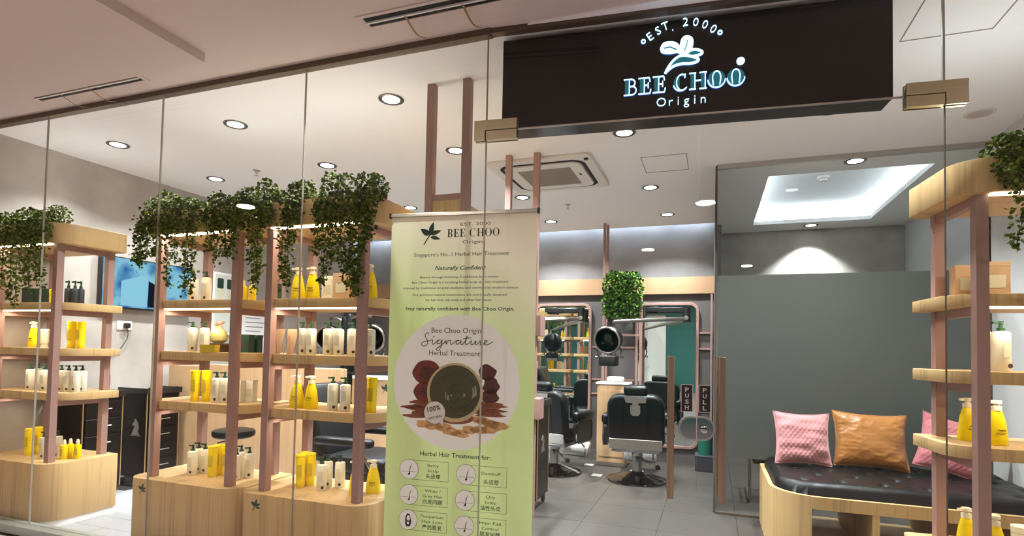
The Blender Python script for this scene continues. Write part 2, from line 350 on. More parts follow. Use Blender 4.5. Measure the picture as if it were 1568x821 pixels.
# ================================================================== THE SETTING
XL, XR, YF, YB = -5.52, 2.02, 2.70, 7.45
fa = R(5.25)
def dp(u, v=0): return (-1.135+u*math.cos(fa)-v*math.sin(fa), 2.70+u*math.sin(fa)+v*math.cos(fa))   # along / behind the door line
fl = struct('floor', G().box(-5.7, 2.6, -.08, 2.5, 8.5, -.012), 'grout')
tm = G().box(0, 0, -.011, .5975, .5975, 0).mesh('tile', 'tile')
wm = G().box(0, 0, -.011, .594, .197, 0).mesh('tile', 'whitetile')
gm = G().box(0, 0, -.011, .298, .596, 0).mesh('tile', 'tile')
x = -2.2
while x < 2.3:
    y = 2.78
    while y < 8.2:
        if x+.6 > 2.0 and y < 5.2: pass
        else: put('tile', tm, fl, (x, y, 0))
        y += .6
    x += .6
row = 0; y = 2.78
while y < 7.4:
    x = -5.5 - (.3 if row % 2 else 0)
    while x < -2.25:
        if x > -5.6 and x+.594 <= -2.2: put('tile', wm, fl, (x, y, 0))
        x += .6
    y += .2; row += 1
struct('floor', G().box(-9, -6, -.08, 6, 2.6, -.004), 'mallfloor')
c = G()
c.box(-5.7, 2.70, CZ, 2.5, 5.60, CZ+.05).box(-5.7, 5.60, CZ, .03, 7.62, CZ+.05)
tx0, tx1, ty0, ty1 = .49, 1.81, 5.745, 7.88
c.box(.03, 5.60, CZ, 2.5, ty0, CZ+.05).box(.03, ty1, CZ, 2.5, 8.45, CZ+.05).box(.03, ty0, CZ, tx0, ty1, CZ+.05).box(tx1, ty0, CZ, 2.5, ty1, CZ+.05)
c.box(tx0-.12, ty0-.12, CZ+.22, tx1+.12, ty1+.12, CZ+.27)
c.box(tx0-.14, ty0-.14, CZ+.05, tx0-.12, ty1+.14, CZ+.27).box(tx1+.12, ty0-.14, CZ+.05, tx1+.14, ty1+.14, CZ+.27)
c.box(tx0-.12, ty0-.14, CZ+.05, tx1+.12, ty0-.12, CZ+.27).box(tx0-.12, ty1+.12, CZ+.05, tx1+.12, ty1+.14, CZ+.27)
c.box(-5.7, 7.60, CZ+.05, .03, 7.62, CZ+.08).box(-5.7, 7.62, CZ+.30, .06, 7.90, CZ+.34).box(-5.7, 7.55, CZ+.05, .06, 7.57, CZ+.34)
struct('ceiling', c, 'white')
c = G().box(-9, -6, 3.10, 6, 2.70, 3.18).box(-9, -6, 3.045, -2.81, 2.41, 3.10)
struct('ceiling', c, 'mallceil')
struct('wall_left', G().box(XL-.12, 2.70, 0, XL, 7.95, 3.2), 'concrete')
struct('wall_back', G().box(-5.6, 7.74, 2.15, .1, 7.86, 3.42), 'concrete2')
struct('wall_lower', G().box(-5.6, 7.45, 0, .03, 7.6, 2.157), 'concrete3')
struct('trim_1', G().box(-5.5, 7.41, 2.157, .02, 7.74, 2.372), 'beam')
struct('wall_side', G().box(.016, 5.30, 0, .034, 8.45, CZ), 'concrete3')
struct('wall_treatment', G().box(.0, 8.33, 0, 2.5, 8.45, CZ), 'concrete')
struct('wall_inner', G().box(2.30, 5.2, 0, 2.42, 8.45, CZ), 'white2')
struct('wall_right', G().box(XR, 2.5, 0, XR+.1, 5.34, CZ).box(XR, 5.28, 0, 2.42, 5.34, CZ), 'white2')
struct('wall_corridor', G().box(-9, -6.1, 0, 6, -6, 3.2), 'teal')
struct('wall_corridor', G().box(-9.1, -6, 0, -9, 2.8, 3.2).box(-9, 2.62, 0, -5.64, 2.74, 3.2), 'concrete')
struct('wall_corridor', G().box(6, -6, 0, 6.1, 2.9, 3.2).box(2.12, 2.7, 0, 6, 2.9, 3.2), 'concrete')
struct('baseboard_back', G().box(-2.2, 7.43, 0, .0, 7.45, .09), 'concrete3')
# access hatches and the small speaker plate are lines in the ceiling
def hatch(x0, y0, x1, y1, sides='nsew'):
    g = G(); t = .006
    g.box(x0, y0, CZ-.003, x1, y0+t, CZ+.001).box(x0, y1-t, CZ-.003, x1, y1, CZ+.001).box(x0, y0, CZ-.003, x0+t, y1, CZ+.001).box(x1-t, y0, CZ-.003, x1, y1, CZ+.001); return g
tag(obj('ceiling_hatch', hatch(-.60, 4.88, -.215, 5.32), 'grille'), 'faint square access hatch in the ceiling beside the cassette air conditioner', 'hatch')
tag(obj('ceiling_hatch', hatch(.93, 3.05, 1.34, 3.455), 'grille'), 'outlined ceiling access hatch right of the black shop sign', 'hatch')
# ---- glass front: four fixed panes on the left, transom and two door leaves, one pane on the right
struct('trim_2', G().box(-5.52, 2.63, 0, -1.135, 2.74, .06), 'kerb')
struct('trim_3', G().box(-5.52, 2.675, 3.065, -1.12, 2.725, 3.10), 'bronze')
g = G().box(0, -.02, 3.072, 3.16, .025, 3.10); o = struct('trim_4', g, 'bronze', loc=(-1.135, 2.70, 0), rz=fa)
sx_ = [-5.52, -4.68, -3.506, -2.322, -1.135]
for i in range(4):
    w0 = struct('window_%d' % (i+1), G().box(sx_[i]+.003, 2.695, .06, sx_[i+1]-.003, 2.705, 3.066), 'glass')
    struct('glass_joint', G().box(sx_[i+1]-.0025, 2.694, .06, sx_[i+1]+.0025, 2.706, 3.066), 'joint', w0)
def dbox(u0, v0, z0, u1, v1, z1): return G().box(u0, v0, z0, u1, v1, z1)
def dstruct(name, g, m, parent=None):
    if parent: return struct(name, g, m, parent)
    return struct(name, g, m, loc=(-1.135, 2.70, 0), rz=fa)
tr = dstruct('window_5', dbox(.004, -.005, 2.556, 2.081, .005, 3.074), 'glass')
dstruct('glass_edge', dbox(.17, -.006, 2.551, 1.935, .006, 2.557), 'satin', tr)
def fitting(u0, u1, um, parent):                # L-shaped patch fitting clamped over the corner of the panes
    f = obj('patch_fitting', G().plate([(u0,2.553),(u0,2.607),(u1,2.607),(u1,2.5),(um[0],2.5),(um[0],2.553)] if um[1] > 0 else [(u0,2.5),(u0,2.607),(u1,2.607),(u1,2.553),(um[0],2.553),(um[0],2.5)], -.022, -.006), 'steel', parent, bevel=.002)
    obj('back_plate', G().box(u0, .006, 2.5, u1, .022, 2.607), 'steel', f)
    return f
fitting(-.062, .17, (-.003, -1), tr); fitting(1.938, 2.172, (2.088, 1), tr)
w6 = dstruct('window_6', dbox(2.091, -.005, 0, 3.155, .005, 3.074), 'glass')
dstruct('glass_joint', dbox(2.0815, -.006, 2.556, 2.0905, .006, 3.074), 'joint', w6); dstruct('glass_joint', dbox(2.0885, -.006, 0, 2.0905, .006, 2.5), 'bronze', w6)
for name, u0, u1, h0, s0, ht, lt in (('door_1', .004, 1.069, .938, .999, 'PUSH', 0), ('door_2', 1.073, 2.084, 1.164, 1.079, 'PULL', 1)):
    d = dstruct(name, dbox(u0, -.005, .012, u1, .005, 2.546), 'glass')
    if lt == 0: obj('door_bracket', dbox(u0, -.022, 2.5, .17, .022, 2.549), 'steel', d, bevel=.002)
    else: obj('door_bracket', dbox(1.938, -.022, 2.5, u1, .022, 2.549), 'steel', d, bevel=.002)
    obj('floor_bracket', dbox(u0 if lt == 0 else 1.938, -.022, .012, .17 if lt == 0 else u1, .022, .11), 'steel', d, bevel=.002)
    hb = obj('pull_bar', dbox(h0, -.068, .722, h0+.030, -.038, 1.385), 'bar', d, bevel=.003, label='brass coloured square door pull bar')
    for zz in (.85, 1.26): obj('standoff', G().tube([(h0+.015,-.04,zz),(h0+.015,.04,zz)], .009), 'bar', hb)
    obj('inner_bar', dbox(h0, .038, .722, h0+.030, .068, 1.385), 'bar', hb, bevel=.003)
    p = obj('notice_plate', G().plate(rrect(s0, 1.122, s0+.055, 1.252, .005), -.0075, -.005), 'plateedge', d, label='dark vertical %s plate' % ht)
    obj('plate_face', G().plate(rrect(s0+.003, 1.125, s0+.052, 1.249, .004), -.0085, -.0074), 'plate', p)
    for k, ch in enumerate(ht):
        obj('letter', text_xz(ch, s0+.019, s0+.036, 1.218-k*.0282, .019, -.0086, .0004, bold=.02), 'plateedge', p)
    cx = .986+.0835
    half = [(q[0], q[1]) for q in rrect(.986, .992, 1.154, 1.104, .055, 8)]
    half = [(min(q[0], 1.068) if lt == 0 else max(q[0], 1.074), q[1]) for q in half]
    half = [q for i, q in enumerate(half) if i == 0 or q != half[i-1]]
    lk = obj('lock_plate', G().plate(half, -.026, -.006), 'satin', d, bevel=.002)
    h2 = [(1.07+(q[0]-1.07)*.88, 1.048+(q[1]-1.048)*.86) for q in half]
    obj('lock_face', G().plate(h2, -.0275, -.0255), 'chrome', lk)
    if lt: obj('lock_cylinder', G().lathe([(.018,0),(.018,.014),(.012,.018)], 18).xf(Matrix.Translation((1.103,-.026,1.048)) @ Matrix.Rotation(R(90),4,'X')), 'chrome', lk)
# ---- glass partition of the treatment room
wp = struct('window_7', G().box(.034, 5.275, 0, 2.02, 5.285, 3.05), 'glass')
ff = struct('frosted_film', G().box(.04, 5.272, .50, 2.018, 5.2745, 2.093), 'frost', wp)
struct('head_channel', G().box(.034, 5.26, 3.05, 2.02, 5.30, CZ), 'satin', wp); struct('floor_channel', G().box(.034, 5.262, 0, 2.02, 5.298, .02), 'bronze', wp)
struct('jamb', G().box(.028, 5.268, 0, .034, 5.32, CZ), 'bronze', wp)

# ================================================================== LIGHTS
def downlight(x, y, label, z=CZ, e=None, tiltcol=(.90, .96, 1.0), group=None, spot=False):
    t = thing('downlight', label, 'ceiling light', (x, y, z), 0, group)
    obj('trim_ring', G().lathe([(.060,.0),(.087,-.002),(.087,-.006),(.080,-.010),(.060,-.006),(.060,0)], 28), 'ring', t)
    obj('lamp_lens', G().lathe([(0,-.004),(.059,-.004)], 24), 'lens', t)
    if spot:
        l = bpy.data.lights.new('lamp', 'SPOT'); l.energy = (e or P_DOWN)*9; l.color = tiltcol; l.spot_size = R(104); l.spot_blend = .5; l.shadow_soft_size = .03
        o = bpy.data.objects.new('lamp', l); col.objects.link(o); o.location = (0,0,-.02); o.parent = t
    else: area('lamp', (0,0,-.016), e or P_DOWN, .11, tiltcol, parent=t, spread=122)
DL = [(-4.80,3.30,'leftmost downlight of the row nearest the glass front'),(-3.46,3.26,'downlight over the second shelf unit in the row nearest the glass'),(-2.07,3.24,'downlight over the shelf unit beside the banner in the row nearest the glass'),
 (.75,3.26,'added unseen downlight above the black shop sign near the door'),  # lamp out of view, added to the row
 (-4.80,4.30,'leftmost downlight of the second row from the glass'),(-3.40,4.27,'second downlight from left in the second row from the glass'),(-2.07,4.26,'downlight between the two near pink poles in the second row'),(-.65,4.28,'downlight half hidden under the black shop sign'),(.75,4.28,'downlight over the bench in front of the frosted partition'),
 (-3.44,5.87,'downlight just above the top left of the banner'),(-1.99,5.80,'downlight between the two far pink poles under the air conditioner'),(-.61,5.80,'downlight right of the cassette air conditioner over the barber chair'),
 (-2.0,7.0,'downlight nearest the back wall by the banner'),(-.53,7.0,'downlight nearest the back wall left of the frosted partition')]
for x, y, s in DL: downlight(x, y, s, e=P_DOWN*(.7 if x < -4.5 or x > .5 and y < 4 else 1)*(.45 if x > .5 and y < 4 else 1))
downlight(1.15, 5.48, 'downlight in front of the lit tray ceiling behind the glass partition', spot=True, e=8)
downlight(1.19, 8.06, 'downlight washing the back wall of the treatment room', spot=True, e=22)
# cove strips
tag(obj('cove_strip', G().box(-5.5, 7.63, CZ+.05, .0, 7.66, CZ+.07), 'cove'), 'long cool white light strip in the gap between ceiling and back wall', 'light strip')
area('cove_lamp', (-2.75, 7.68, CZ+.12), P_COVE*2.2, 5.4, (.70,.82,1), rot=(0,0,0), sy=.06)
tc_ = thing('tray_strip', 'cool white light strip hidden round the tray ceiling of the treatment room', 'light strip', (0,0,0))
for (a, b, cx, d) in ((tx0-.10,ty0-.1,tx0-.07,ty1+.1),(tx1+.07,ty0-.1,tx1+.10,ty1+.1),(tx0-.07,ty1+.07,tx1+.07,ty1+.10),(tx0-.07,ty0-.10,tx1+.07,ty0-.07)):
    obj('strip', G().box(a, b, CZ+.055, cx, d, CZ+.085), 'cove2', tc_)
# corridor lamps (behind the camera)
for i, (x, y) in enumerate(((-5.2,.3),(-2.3,-.9),(.6,-.9),(3.2,.4),(-3.6,-3.6),(.2,-3.8))):
    zc = 3.10 if x > -2.8 else 3.045
    t = thing('downlight', 'warm corridor downlight outside the shop, ' + ['in the lowered ceiling at far left','just behind and left of the viewpoint','just behind and right of the viewpoint','at the far right end near the shop front','at left near the teal shopfront','at right near the teal shopfront'][i], 'ceiling light', (x, y, zc), 0, 'corridor downlights')
    obj('trim_ring', G().lathe([(.10,0),(.13,-.002),(.13,-.008),(.10,-.008),(.10,0)], 20), 'ring', t); obj('lamp_lens', G().lathe([(0,-.004),(.10,-.004)], 16), 'lens', t)
    area('lamp', (0,0,-.02), P_MALL, .2, (1,.83,.69), parent=t)

# ================================================================== CEILING FITTINGS
def slot_vent(x0, x1, y0, y1, label, tabs):
    t = thing('slot_vent', label, 'air vent', (x0, y0, 3.10))
    L = x1-x0; W = y1-y0
    obj('frame', G().box(-.03,-.02,-.006,L+.03,0,.001).box(-.03,W,-.006,L+.03,W+.02,.001).box(-.03,-.0,-.006,0,W,.001).box(L,0,-.006,L+.03,W,.001), 'mallceil', t)
    for k in range(2): obj('slot', G().box(0, W*(.04+.54*k), -.004, L, W*(.42+.54*k), .0005), 'slot', t)
    obj('divider', G().box(0, W*.43, -.012, L, W*.57, .0), 'offwhite', t)
    for q in tabs: obj('tape_strip', G().tube(spline([(q,W*.5,-.012),(q+.005,W+.07,-.045),(q+.012,W+.16,-.02)],4), .006, 6, flat=.3), 'tab', t)
slot_vent(-4.48, -3.47, 2.455, 2.535, 'two-slot air diffuser in the corridor ceiling over the left panes', (.26, .55))
slot_vent(-1.715, -.55, 2.393, 2.473, 'two-slot air diffuser in the corridor ceiling left of the sign', (.23, .55))
t = thing('cassette_air_conditioner', 'square white ceiling cassette air conditioner behind the pink poles', 'air conditioner', (-1.467, 5.09, CZ))
obj('panel', G().prism(rrect(-.48,-.48,.48,.48,.05), -.028, .0), 'offwhite', t, bevel=.006)
def ringprism(a, b, ra, rb, z0, z1):
    o = rrect(-a,-a,a,a,ra,6); i = rrect(-b,-b,b,b,rb,6); n = len(o); g = G()
    g.add([(x,y,z0) for x,y in o]+[(x,y,z0) for x,y in i]+[(x,y,z1) for x,y in o]+[(x,y,z1) for x,y in i],
          [(k,(k+1)%n,(k+1)%n+n,k+n) for k in range(n)]+[(k+2*n,k+3*n,(k+1)%n+3*n,(k+1)%n+2*n) for k in range(n)]+[(k,k+2*n,(k+1)%n+2*n,(k+1)%n) for k in range(n)]+[(k+n,(k+1)%n+n,(k+1)%n+3*n,k+3*n) for k in range(n)])
    return g
obj('air_slot', ringprism(.40,.365,.12,.10,-.030,-.026), 'slot', t)
obj('inner_panel', G().prism(rrect(-.36,-.36,.36,.36,.09), -.040, -.026), 'offwhite', t, bevel=.004)
gr = obj('intake_grille', G().prism(rrect(-.25,-.25,.25,.25,.01), -.043, -.039), 'grille', t)
sl = G()
for k in range(24): sl.box(-.245, -.24+k*.02, -.046, .245, -.234+k*.02, -.042)
s = obj('grille_louvres', sl, 'grille', gr); s['kind'] = 'stuff'
obj('maker_plate', G().box(.29,-.06,-.0415,.31,.0,-.0395), 'ink2', t); obj('sensor', G().lathe([(.02,0),(.018,-.012),(0,-.014)],12,(.43,-.40,-.028)), 'blackm', t)
for x, y, s in ((-4.17,4.20,'fire sprinkler head on the ceiling over the ivy of the shelf units'),(-1.58,6.23,'fire sprinkler head on the ceiling behind the air conditioner')):
    t = thing('sprinkler', s, 'sprinkler', (x, y, CZ))
    obj('escutcheon', G().lathe([(.035,0),(.033,-.006),(.012,-.01),(.012,-.03)],16), 'satin', t)
    obj('deflector', G().lathe([(.004,-.03),(.004,-.05),(.022,-.051),(.022,-.053),(0,-.053)],12), 'satin', t)
t = thing('smoke_detector', 'round white smoke detector on the tray ceiling', 'detector', (1.10,6.66,CZ+.22))
obj('base', G().lathe([(.06,0),(.06,-.02),(.05,-.03)],20), 'offwhite', t); obj('sensing_cap', G().lathe([(.04,-.03),(.036,-.05),(0,-.055)],20), 'offwhite', t); obj('led_window', G().lathe([(.008,-.05),(0,-.058)],8,(.02,-.02,0)), 'slot', t)
t = thing('sprinkler', 'flush sprinkler head on the tray ceiling beside the smoke detector', 'sprinkler', (.95,6.20,CZ+.22))
obj('escutcheon', G().lathe([(.05,0),(.048,-.006),(.02,-.01)],16), 'offwhite', t); obj('deflector', G().lathe([(.015,-.008),(.015,-.022),(0,-.022)],10), 'satin', t)
downlight(.76, 6.30, 'small flush light on the tray ceiling', z=CZ+.22, e=44)
t = thing('ceiling_speaker', 'small pale speaker plate on the ceiling over the right shelf unit', 'speaker', (1.718,4.64,CZ)); obj('plate', G().prism(circ(0,0,.09,20),-.006,0), 'offwhite', t); obj('mesh', G().prism(circ(0,0,.07,20),-.008,-.005), 'mallceil', t)
# ================================================================== SHOP SIGN
DF = dict(loc=(-1.135, 2.70, 0), rz=fa)
sg = thing('shop_sign', 'long black box sign with glowing white sprig and BEE CHOO lettering above the door', 'sign', (-1.135, 2.70, 0), fa)
obj('sign_box', G().box(.066, .058, 2.578, 1.915, .20, 3.066), 'black', sg, bevel=.003)
ys = .058
def strokes(name, lines, r, m, y, halo=True):
    g = G()
    for l in lines:
        for a, b in zip(l, l[1:]):
            d = Vector((b[0]-a[0], b[1]-a[1]));
            if d.length < 1e-6: continue
            d.normalize(); n = Vector((-d.y, d.x))*r
            g.plate([(a[0]+n.x-d.x*r*.5,a[1]+n.y-d.y*r*.5),(b[0]+n.x+d.x*r*.5,b[1]+n.y+d.y*r*.5),(b[0]-n.x+d.x*r*.5,b[1]-n.y+d.y*r*.5),(a[0]-n.x-d.x*r*.5,a[1]-n.y-d.y*r*.5)], y-.010, y-.004)
    o = obj(name, g, m, sg, smooth=0)
    if halo:
        h = G()
        for l in lines:
            for a, b in zip(l, l[1:]):
                d = Vector((b[0]-a[0], b[1]-a[1]))
                if d.length < 1e-6: continue
                d.normalize(); n = Vector((-d.y, d.x))*(r+.0022)
                h.plate([(a[0]+n.x,a[1]+n.y),(b[0]+n.x,b[1]+n.y),(b[0]-n.x,b[1]-n.y),(a[0]-n.x,a[1]-n.y)], y-.0035, y-.0015)
        obj('letter_halo', h, 'signhalo', o, smooth=0)  # blue glow round the strokes, put in as a wider emissive backing
    return o
def arc(cx, cz, rx, rz, a0, a1, n=18): return [(cx+rx*math.cos(R(a0+(a1-a0)*k/n)), cz+rz*math.sin(R(a0+(a1-a0)*k/n))) for k in range(n+1)]
LT = [('B',.711),('E',.783),('E',.853),('C',.953),('H',1.028),('O',1.117),('O',1.205)]
zb = 2.702; hh = .080
for ch, x in LT:
    if ch == 'B':
        tl = [[(x+.004,zb),(x+.024,zb),(x+.024,zb+hh),(x+.004,zb+hh)]]
        wl = [[(x,zb),(x+.042,zb)],[(x,zb+hh),(x+.04,zb+hh)],[(x+.026,zb),(x+.026,zb+hh)],arc(x+.038,zb+.022,.022,.022,-90,90),arc(x+.036,zb+.061,.018,.018,-90,90),[(x+.026,zb+.043),(x+.038,zb+.043)]]
    elif ch == 'E':
        tl = [[(x+.006,zb),(x+.026,zb),(x+.026,zb+hh),(x+.006,zb+hh)]]
        wl = [[(x,zb),(x+.056,zb),(x+.060,zb+.02)],[(x,zb+hh),(x+.052,zb+hh),(x+.056,zb+hh-.02)],[(x+.028,zb),(x+.028,zb+hh)],[(x+.028,zb+.042),(x+.046,zb+.042)],[(x+.047,zb+.028),(x+.047,zb+.055)]]
    elif ch == 'C':
        tl = [arc(x+.034,zb+.04,.034,.040,100,260)]
        wl = [arc(x+.040,zb+.04,.026,.040,60,300), [(x+.053,zb+.062),(x+.055,zb+.080)], arc(x+.034,zb+.04,.036,.042,200,320)]
    elif ch == 'H':
        tl = [[(x+.006,zb),(x+.024,zb),(x+.024,zb+hh),(x+.006,zb+hh)],[(x+.054,zb),(x+.072,zb),(x+.072,zb+hh),(x+.054,zb+hh)]]
        wl = [[(x,zb),(x+.030,zb)],[(x,zb+hh),(x+.030,zb+hh)],[(x+.048,zb),(x+.080,zb)],[(x+.048,zb+hh),(x+.080,zb+hh)],[(x+.026,zb),(x+.026,zb+hh)],[(x+.074,zb),(x+.074,zb+hh)],[(x+.026,zb+.042),(x+.054,zb+.042)]]
    else:
        tl = [circ(x+.038,zb+.041,.040,24,.043)]
        wl = [arc(x+.038,zb+.045,.019,.034,-10,190), arc(x+.038,zb+.041,.040,.043,185,355), [(x+.019,zb+.045),(x+.023,zb+.012)],[(x+.057,zb+.045),(x+.053,zb+.012)]]
    lo = strokes('letter', wl, .0021, 'signwhite', ys)
    gg = G()
    for q in tl: gg.plate(q, ys-.006, ys-.0005)
    obj('teal_fill', gg, 'signteal', lo, smooth=0)
obj('sign_dot', G().plate(circ(1.264,2.819,.0185,20), ys-.010, ys-.004), 'signwhite', sg)

# EST. 2000 on an arch
def place_char(ch, x, z, ang, h):
    g = textgeo(ch, .5, 0, -.018); xs = [v[0] for v in g.v]; cxm = (min(xs)+max(xs))/2; s = h/.70; q = G(); cc, ss = math.cos(ang), math.sin(ang)
    q.f = g.f
    for v in g.v:
        a, b = (v[0]-cxm)*s, (v[1]-.35)*s; q.v.append((x+a*cc-b*ss, ys-.006-v[2]*.006, z+a*ss+b*cc))
    return q
for ch, x, z, an in (('E',.836,2.994,32),('S',.875,3.019,24),('T',.910,3.038,16),('.',.944,3.030,8),('2',1.007,3.047,0),('0',1.056,3.040,-9),('0',1.100,3.022,-20),('0',1.139,2.995,-32)):
    obj('arch_letter', place_char(ch, x, z, R(an), .042), 'signwhite', sg, smooth=0)
for ch, x in (('O',.8946),('r',.941),('i',.9759),('g',1.015),('i',1.0541),('n',1.0933)):
    obj('origin_letter', place_char(ch, x, 2.652, 0, .045), 'signwhite', sg, smooth=0)
for x, z in ((.804,2.971),(1.169,2.972)):
    strokes('arch_dot', [circ(x, z, .009, 12)+[(x+.009, z)]], .0022, 'signwhite', ys)
# glowing sprig: white leaves with dark-teal hearts
def closed(p): return p+[p[0]]
def leafline(p): return spline([(a, b, 0) for a, b in p], 3)
L1 = leafline([(.8916,2.9228),(.9036,2.9459),(.9337,2.9494),(.9608,2.941),(.9789,2.9184),(.9891,2.8886),(.9699,2.8999),(.9458,2.8971),(.9157,2.8997),(.8976,2.9072),(.8916,2.9228)])
L2 = leafline([(.9951,2.8869),(.9867,2.9238),(.9927,2.9564),(1.006,2.9691),(1.0271,2.9655),(1.0391,2.9494),(1.0373,2.9194),(1.024,2.8965),(1.006,2.8829),(.9951,2.8869)])
L3 = leafline([(1.009,2.8766),(1.0271,2.8962),(1.0541,2.9011),(1.0842,2.8883),(1.0842,2.8763),(1.0632,2.869),(1.0361,2.8683),(1.009,2.8766)])
L4 = leafline([(.9127,2.7974),(.9277,2.8263),(.9518,2.8574),(.9819,2.8759),(1.018,2.8741),(1.0662,2.8537),(1.0632,2.8389),(1.0301,2.8326),(.9939,2.8357),(.9578,2.8297),(.9307,2.814),(.9127,2.7974)])
for nm, Ls in (('leaf',L1),('leaf',L2),('leaf',L3),('leaf',L4)):
    pts = [(p.x,p.y) for p in Ls]; cx = sum(p[0] for p in pts)/len(pts); cz = sum(p[1] for p in pts)/len(pts)
    lf = strokes(nm, [pts], .0052, 'signwhite', ys)
    if Ls is L1 or Ls is L2:
        obj('leaf_face', G().plate([(cx+(a-cx)*.9, cz+(b-cz)*.9) for a, b in pts[:-1]], ys-.007, ys-.003), 'signwhite', lf, smooth=0)
        vn_ = [(.905,2.922),(.935,2.925),(.965,2.908)] if Ls is L1 else [(1.003,2.900),(1.014,2.925),(1.016,2.948)]
        strokes('leaf_vein', [vn_], .0022, 'signteal', ys-.0035, False)
    else: obj('leaf_face', G().plate([(cx+(a-cx)*.9, cz+(b-cz)*.9) for a, b in pts[:-1]], ys-.005, ys-.001), 'signteal', lf, smooth=0)
# ================================================================== SHELF UNITS
ZB, Z3, Z2, Z1 = .476, 1.0, 1.343, 1.697
UN = {1: 'the far left shelf unit', 2: 'the second shelf unit from the left', 3: 'the shelf unit beside the green banner', 4: 'the right-hand shelf unit by the wall'}
_cache = {}
def cm(key, fn):
    if key not in _cache: _cache[key] = fn()
    return _cache[key]
def bevelled(name, g, m, wd=.004, seg=2):
    bm = bmesh.new(); me0 = bpy.data.meshes.new('x'); me0.from_pydata(g.v, [], g.f); bm.from_mesh(me0); bpy.data.meshes.remove(me0)
    bmesh.ops.recalc_face_normals(bm, faces=bm.faces)
    ed = [e for e in bm.edges if len(e.link_faces) == 2 and e.calc_face_angle(0) > R(40)]
    bmesh.ops.bevel(bm, geom=ed, offset=wd, segments=seg, affect='EDGES', profile=.5)
    q = G(); bm.verts.index_update(); q.add([v.co[:] for v in bm.verts], [[v.index for v in f.verts] for f in bm.faces]); bm.free()
    return q.mesh(name, m)
def board(z0, z1, yf=-.19, xr=.45): return G().prism(rrect(-xr, yf, xr, .262, [.17,.17,.03,.03], 10), z0, z1)
PX, PF, PR = .346, -.185, .20
def shelf_unit(n, loc, rz, logo):
    t = thing('shelf_unit', {1: 'light oak display shelf unit at far left with ivy on its top', 2: 'light oak display shelf unit second from left with sprig mark on base', 3: 'light oak display shelf unit right beside the tall green banner', 4: 'light oak display shelf unit at right in front of the bench'}[n], 'shelf', loc, rz, 'oak display shelf units')
    put('plinth', cm('plinth', lambda: G().prism(rrect(-.482,-.262,.452,.262,[.09,.145,.03,.03]),0,.05).mesh('plinth','white')), t)
    put('base', cm('base', lambda: bevelled('base', G().prism(rrect(-.49,-.27,.46,.27,[.10,.15,.03,.03],12),.05,ZB), 'wood', .003)), t)
    hd = put('header', cm('header', lambda: bevelled('header', G().prism(rrect(-.46,-.265,.46,.27,[.15,.15,.03,.03],12),2.145,2.298), 'wood', .003)), t)
    put('light_strip', cm('ls', lambda: G().box(-.32,-.235,2.139,.32,-.195,2.1455).mesh('light_strip','led')), hd)
    up = put('fill_strip', cm('ul', lambda: G().box(-.36,.10,2.298,.36,.14,2.312).mesh('fill_strip','fill_glow')), hd)  # added glowing strip, part of the ceiling fill
    area('fill_lamp', (0,.12,2.32), P_UP*(1.8 if n == 4 else 1), .72, (.84,.92,1), rot=(PI,0,0), sy=.04, parent=t)  # added uplight behind the plants, lifts the ceiling brightness
    area('shelf_lamp', (0,-.18,2.132), P_SHELF, .62, (1,.86,.68), sy=.05, parent=t)
    for z1, nm in ((Z1,'1'),(Z2,'2'),(Z3,'3')):
        s = put('shelf_board', cm('b'+nm, lambda: bevelled('shelf_board', board(z1-.058, z1), 'wood', .003)), t)
        if nm == '1': put('light_strip', cm('ls'+nm, lambda: G().box(-.32,-.172,z1-.0645,.32,-.13,z1-.0575).mesh('light_strip','led')), s)
        area('shelf_lamp', (0,-.12,z1-.072), P_SHELF*(.9 if nm == '1' else .6), .6, (1,.86,.68), sy=.03, parent=t)
    for sx in (-1, 1):
        for yy in (PF, PR):
            put('post', cm('post%s%s' % (sx, yy), lambda: G().box(sx*PX-.025, yy-.025, ZB, sx*PX+.025, yy+.025, 2.146).mesh('post','pink',0)), t)
        for z1 in (Z1-.058, Z2-.058, Z3-.058, 2.146):
            put('side_rail', cm('rail%s%s' % (sx, z1), lambda: G().box(sx*PX-.02, PF+.025, z1-.042, sx*PX+.02, PR-.025, z1-.001).mesh('side_rail','pink',0)), t)
    if logo: obj('sprig_mark', emblem(-.335, .405, .066, -.2702, .0015), 'ink', t, smooth=0, label='dark green sprig mark')
    return t
CU = {1: (-5.08, 3.03, 0), 2: (-3.30, 3.03, 0), 3: (-2.322, 3.03, 0), 4: (1.469, 3.311, 0)}
RU = {1: 0, 2: 0, 3: 0, 4: R(5.25)}
for n in CU: shelf_unit(n, CU[n], RU[n], n in (2, 3))
# ------------------------------------------------------------------ products
def L(prof, seg=18, sx=1, sy=1, c=(0,0,0)): return G().lathe(prof, seg, c, sx, sy)
def pump(z, r, h, m, nozzle=.03, key=''):
    g = L([(r,z),(r,z+h*.32),(r*.55,z+h*.36),(r*.5,z+h*.66),(r*.7,z+h*.7),(r*.66,z+h),(0,z+h)], 12)
    g.join(G().box(-nozzle, -r*.32, z+h*.72, 0, r*.32, z+h*.95)); return g
def K_cream(s=1.0):
    b = L([(.0,.0),(.030,.0),(.0325,.004),(.0325,.155),(.030,.163),(.013,.168),(.0,.168)])
    b.v = [(x*s, y*s, z*s) for x, y, z in b.v]
    p = pump(.168*s, .014*s, .042*s, 'green', .032*s)
    st = G().lathe([(0,0),(.010*s,0),(.010*s,.0012),(0,.0015)], 12).xf(Matrix.Translation((.012*s,-.0312*s,.024*s)) @ Matrix.Rotation(R(90),4,'X') )
    lab = G().plate(rrect(-.014*s,.06*s,.014*s,.125*s,.003),-.0335*s,-.0318*s)
    return [('body', b.mesh('body','cream'), [('printed_label', lab.mesh('printed_label','palegreen'))]), ('pump', p.mesh('pump','green'), []), ('round_sticker', st.mesh('round_sticker','brown'), [])]
def K_bigcream():
    return K_cream(1.13)
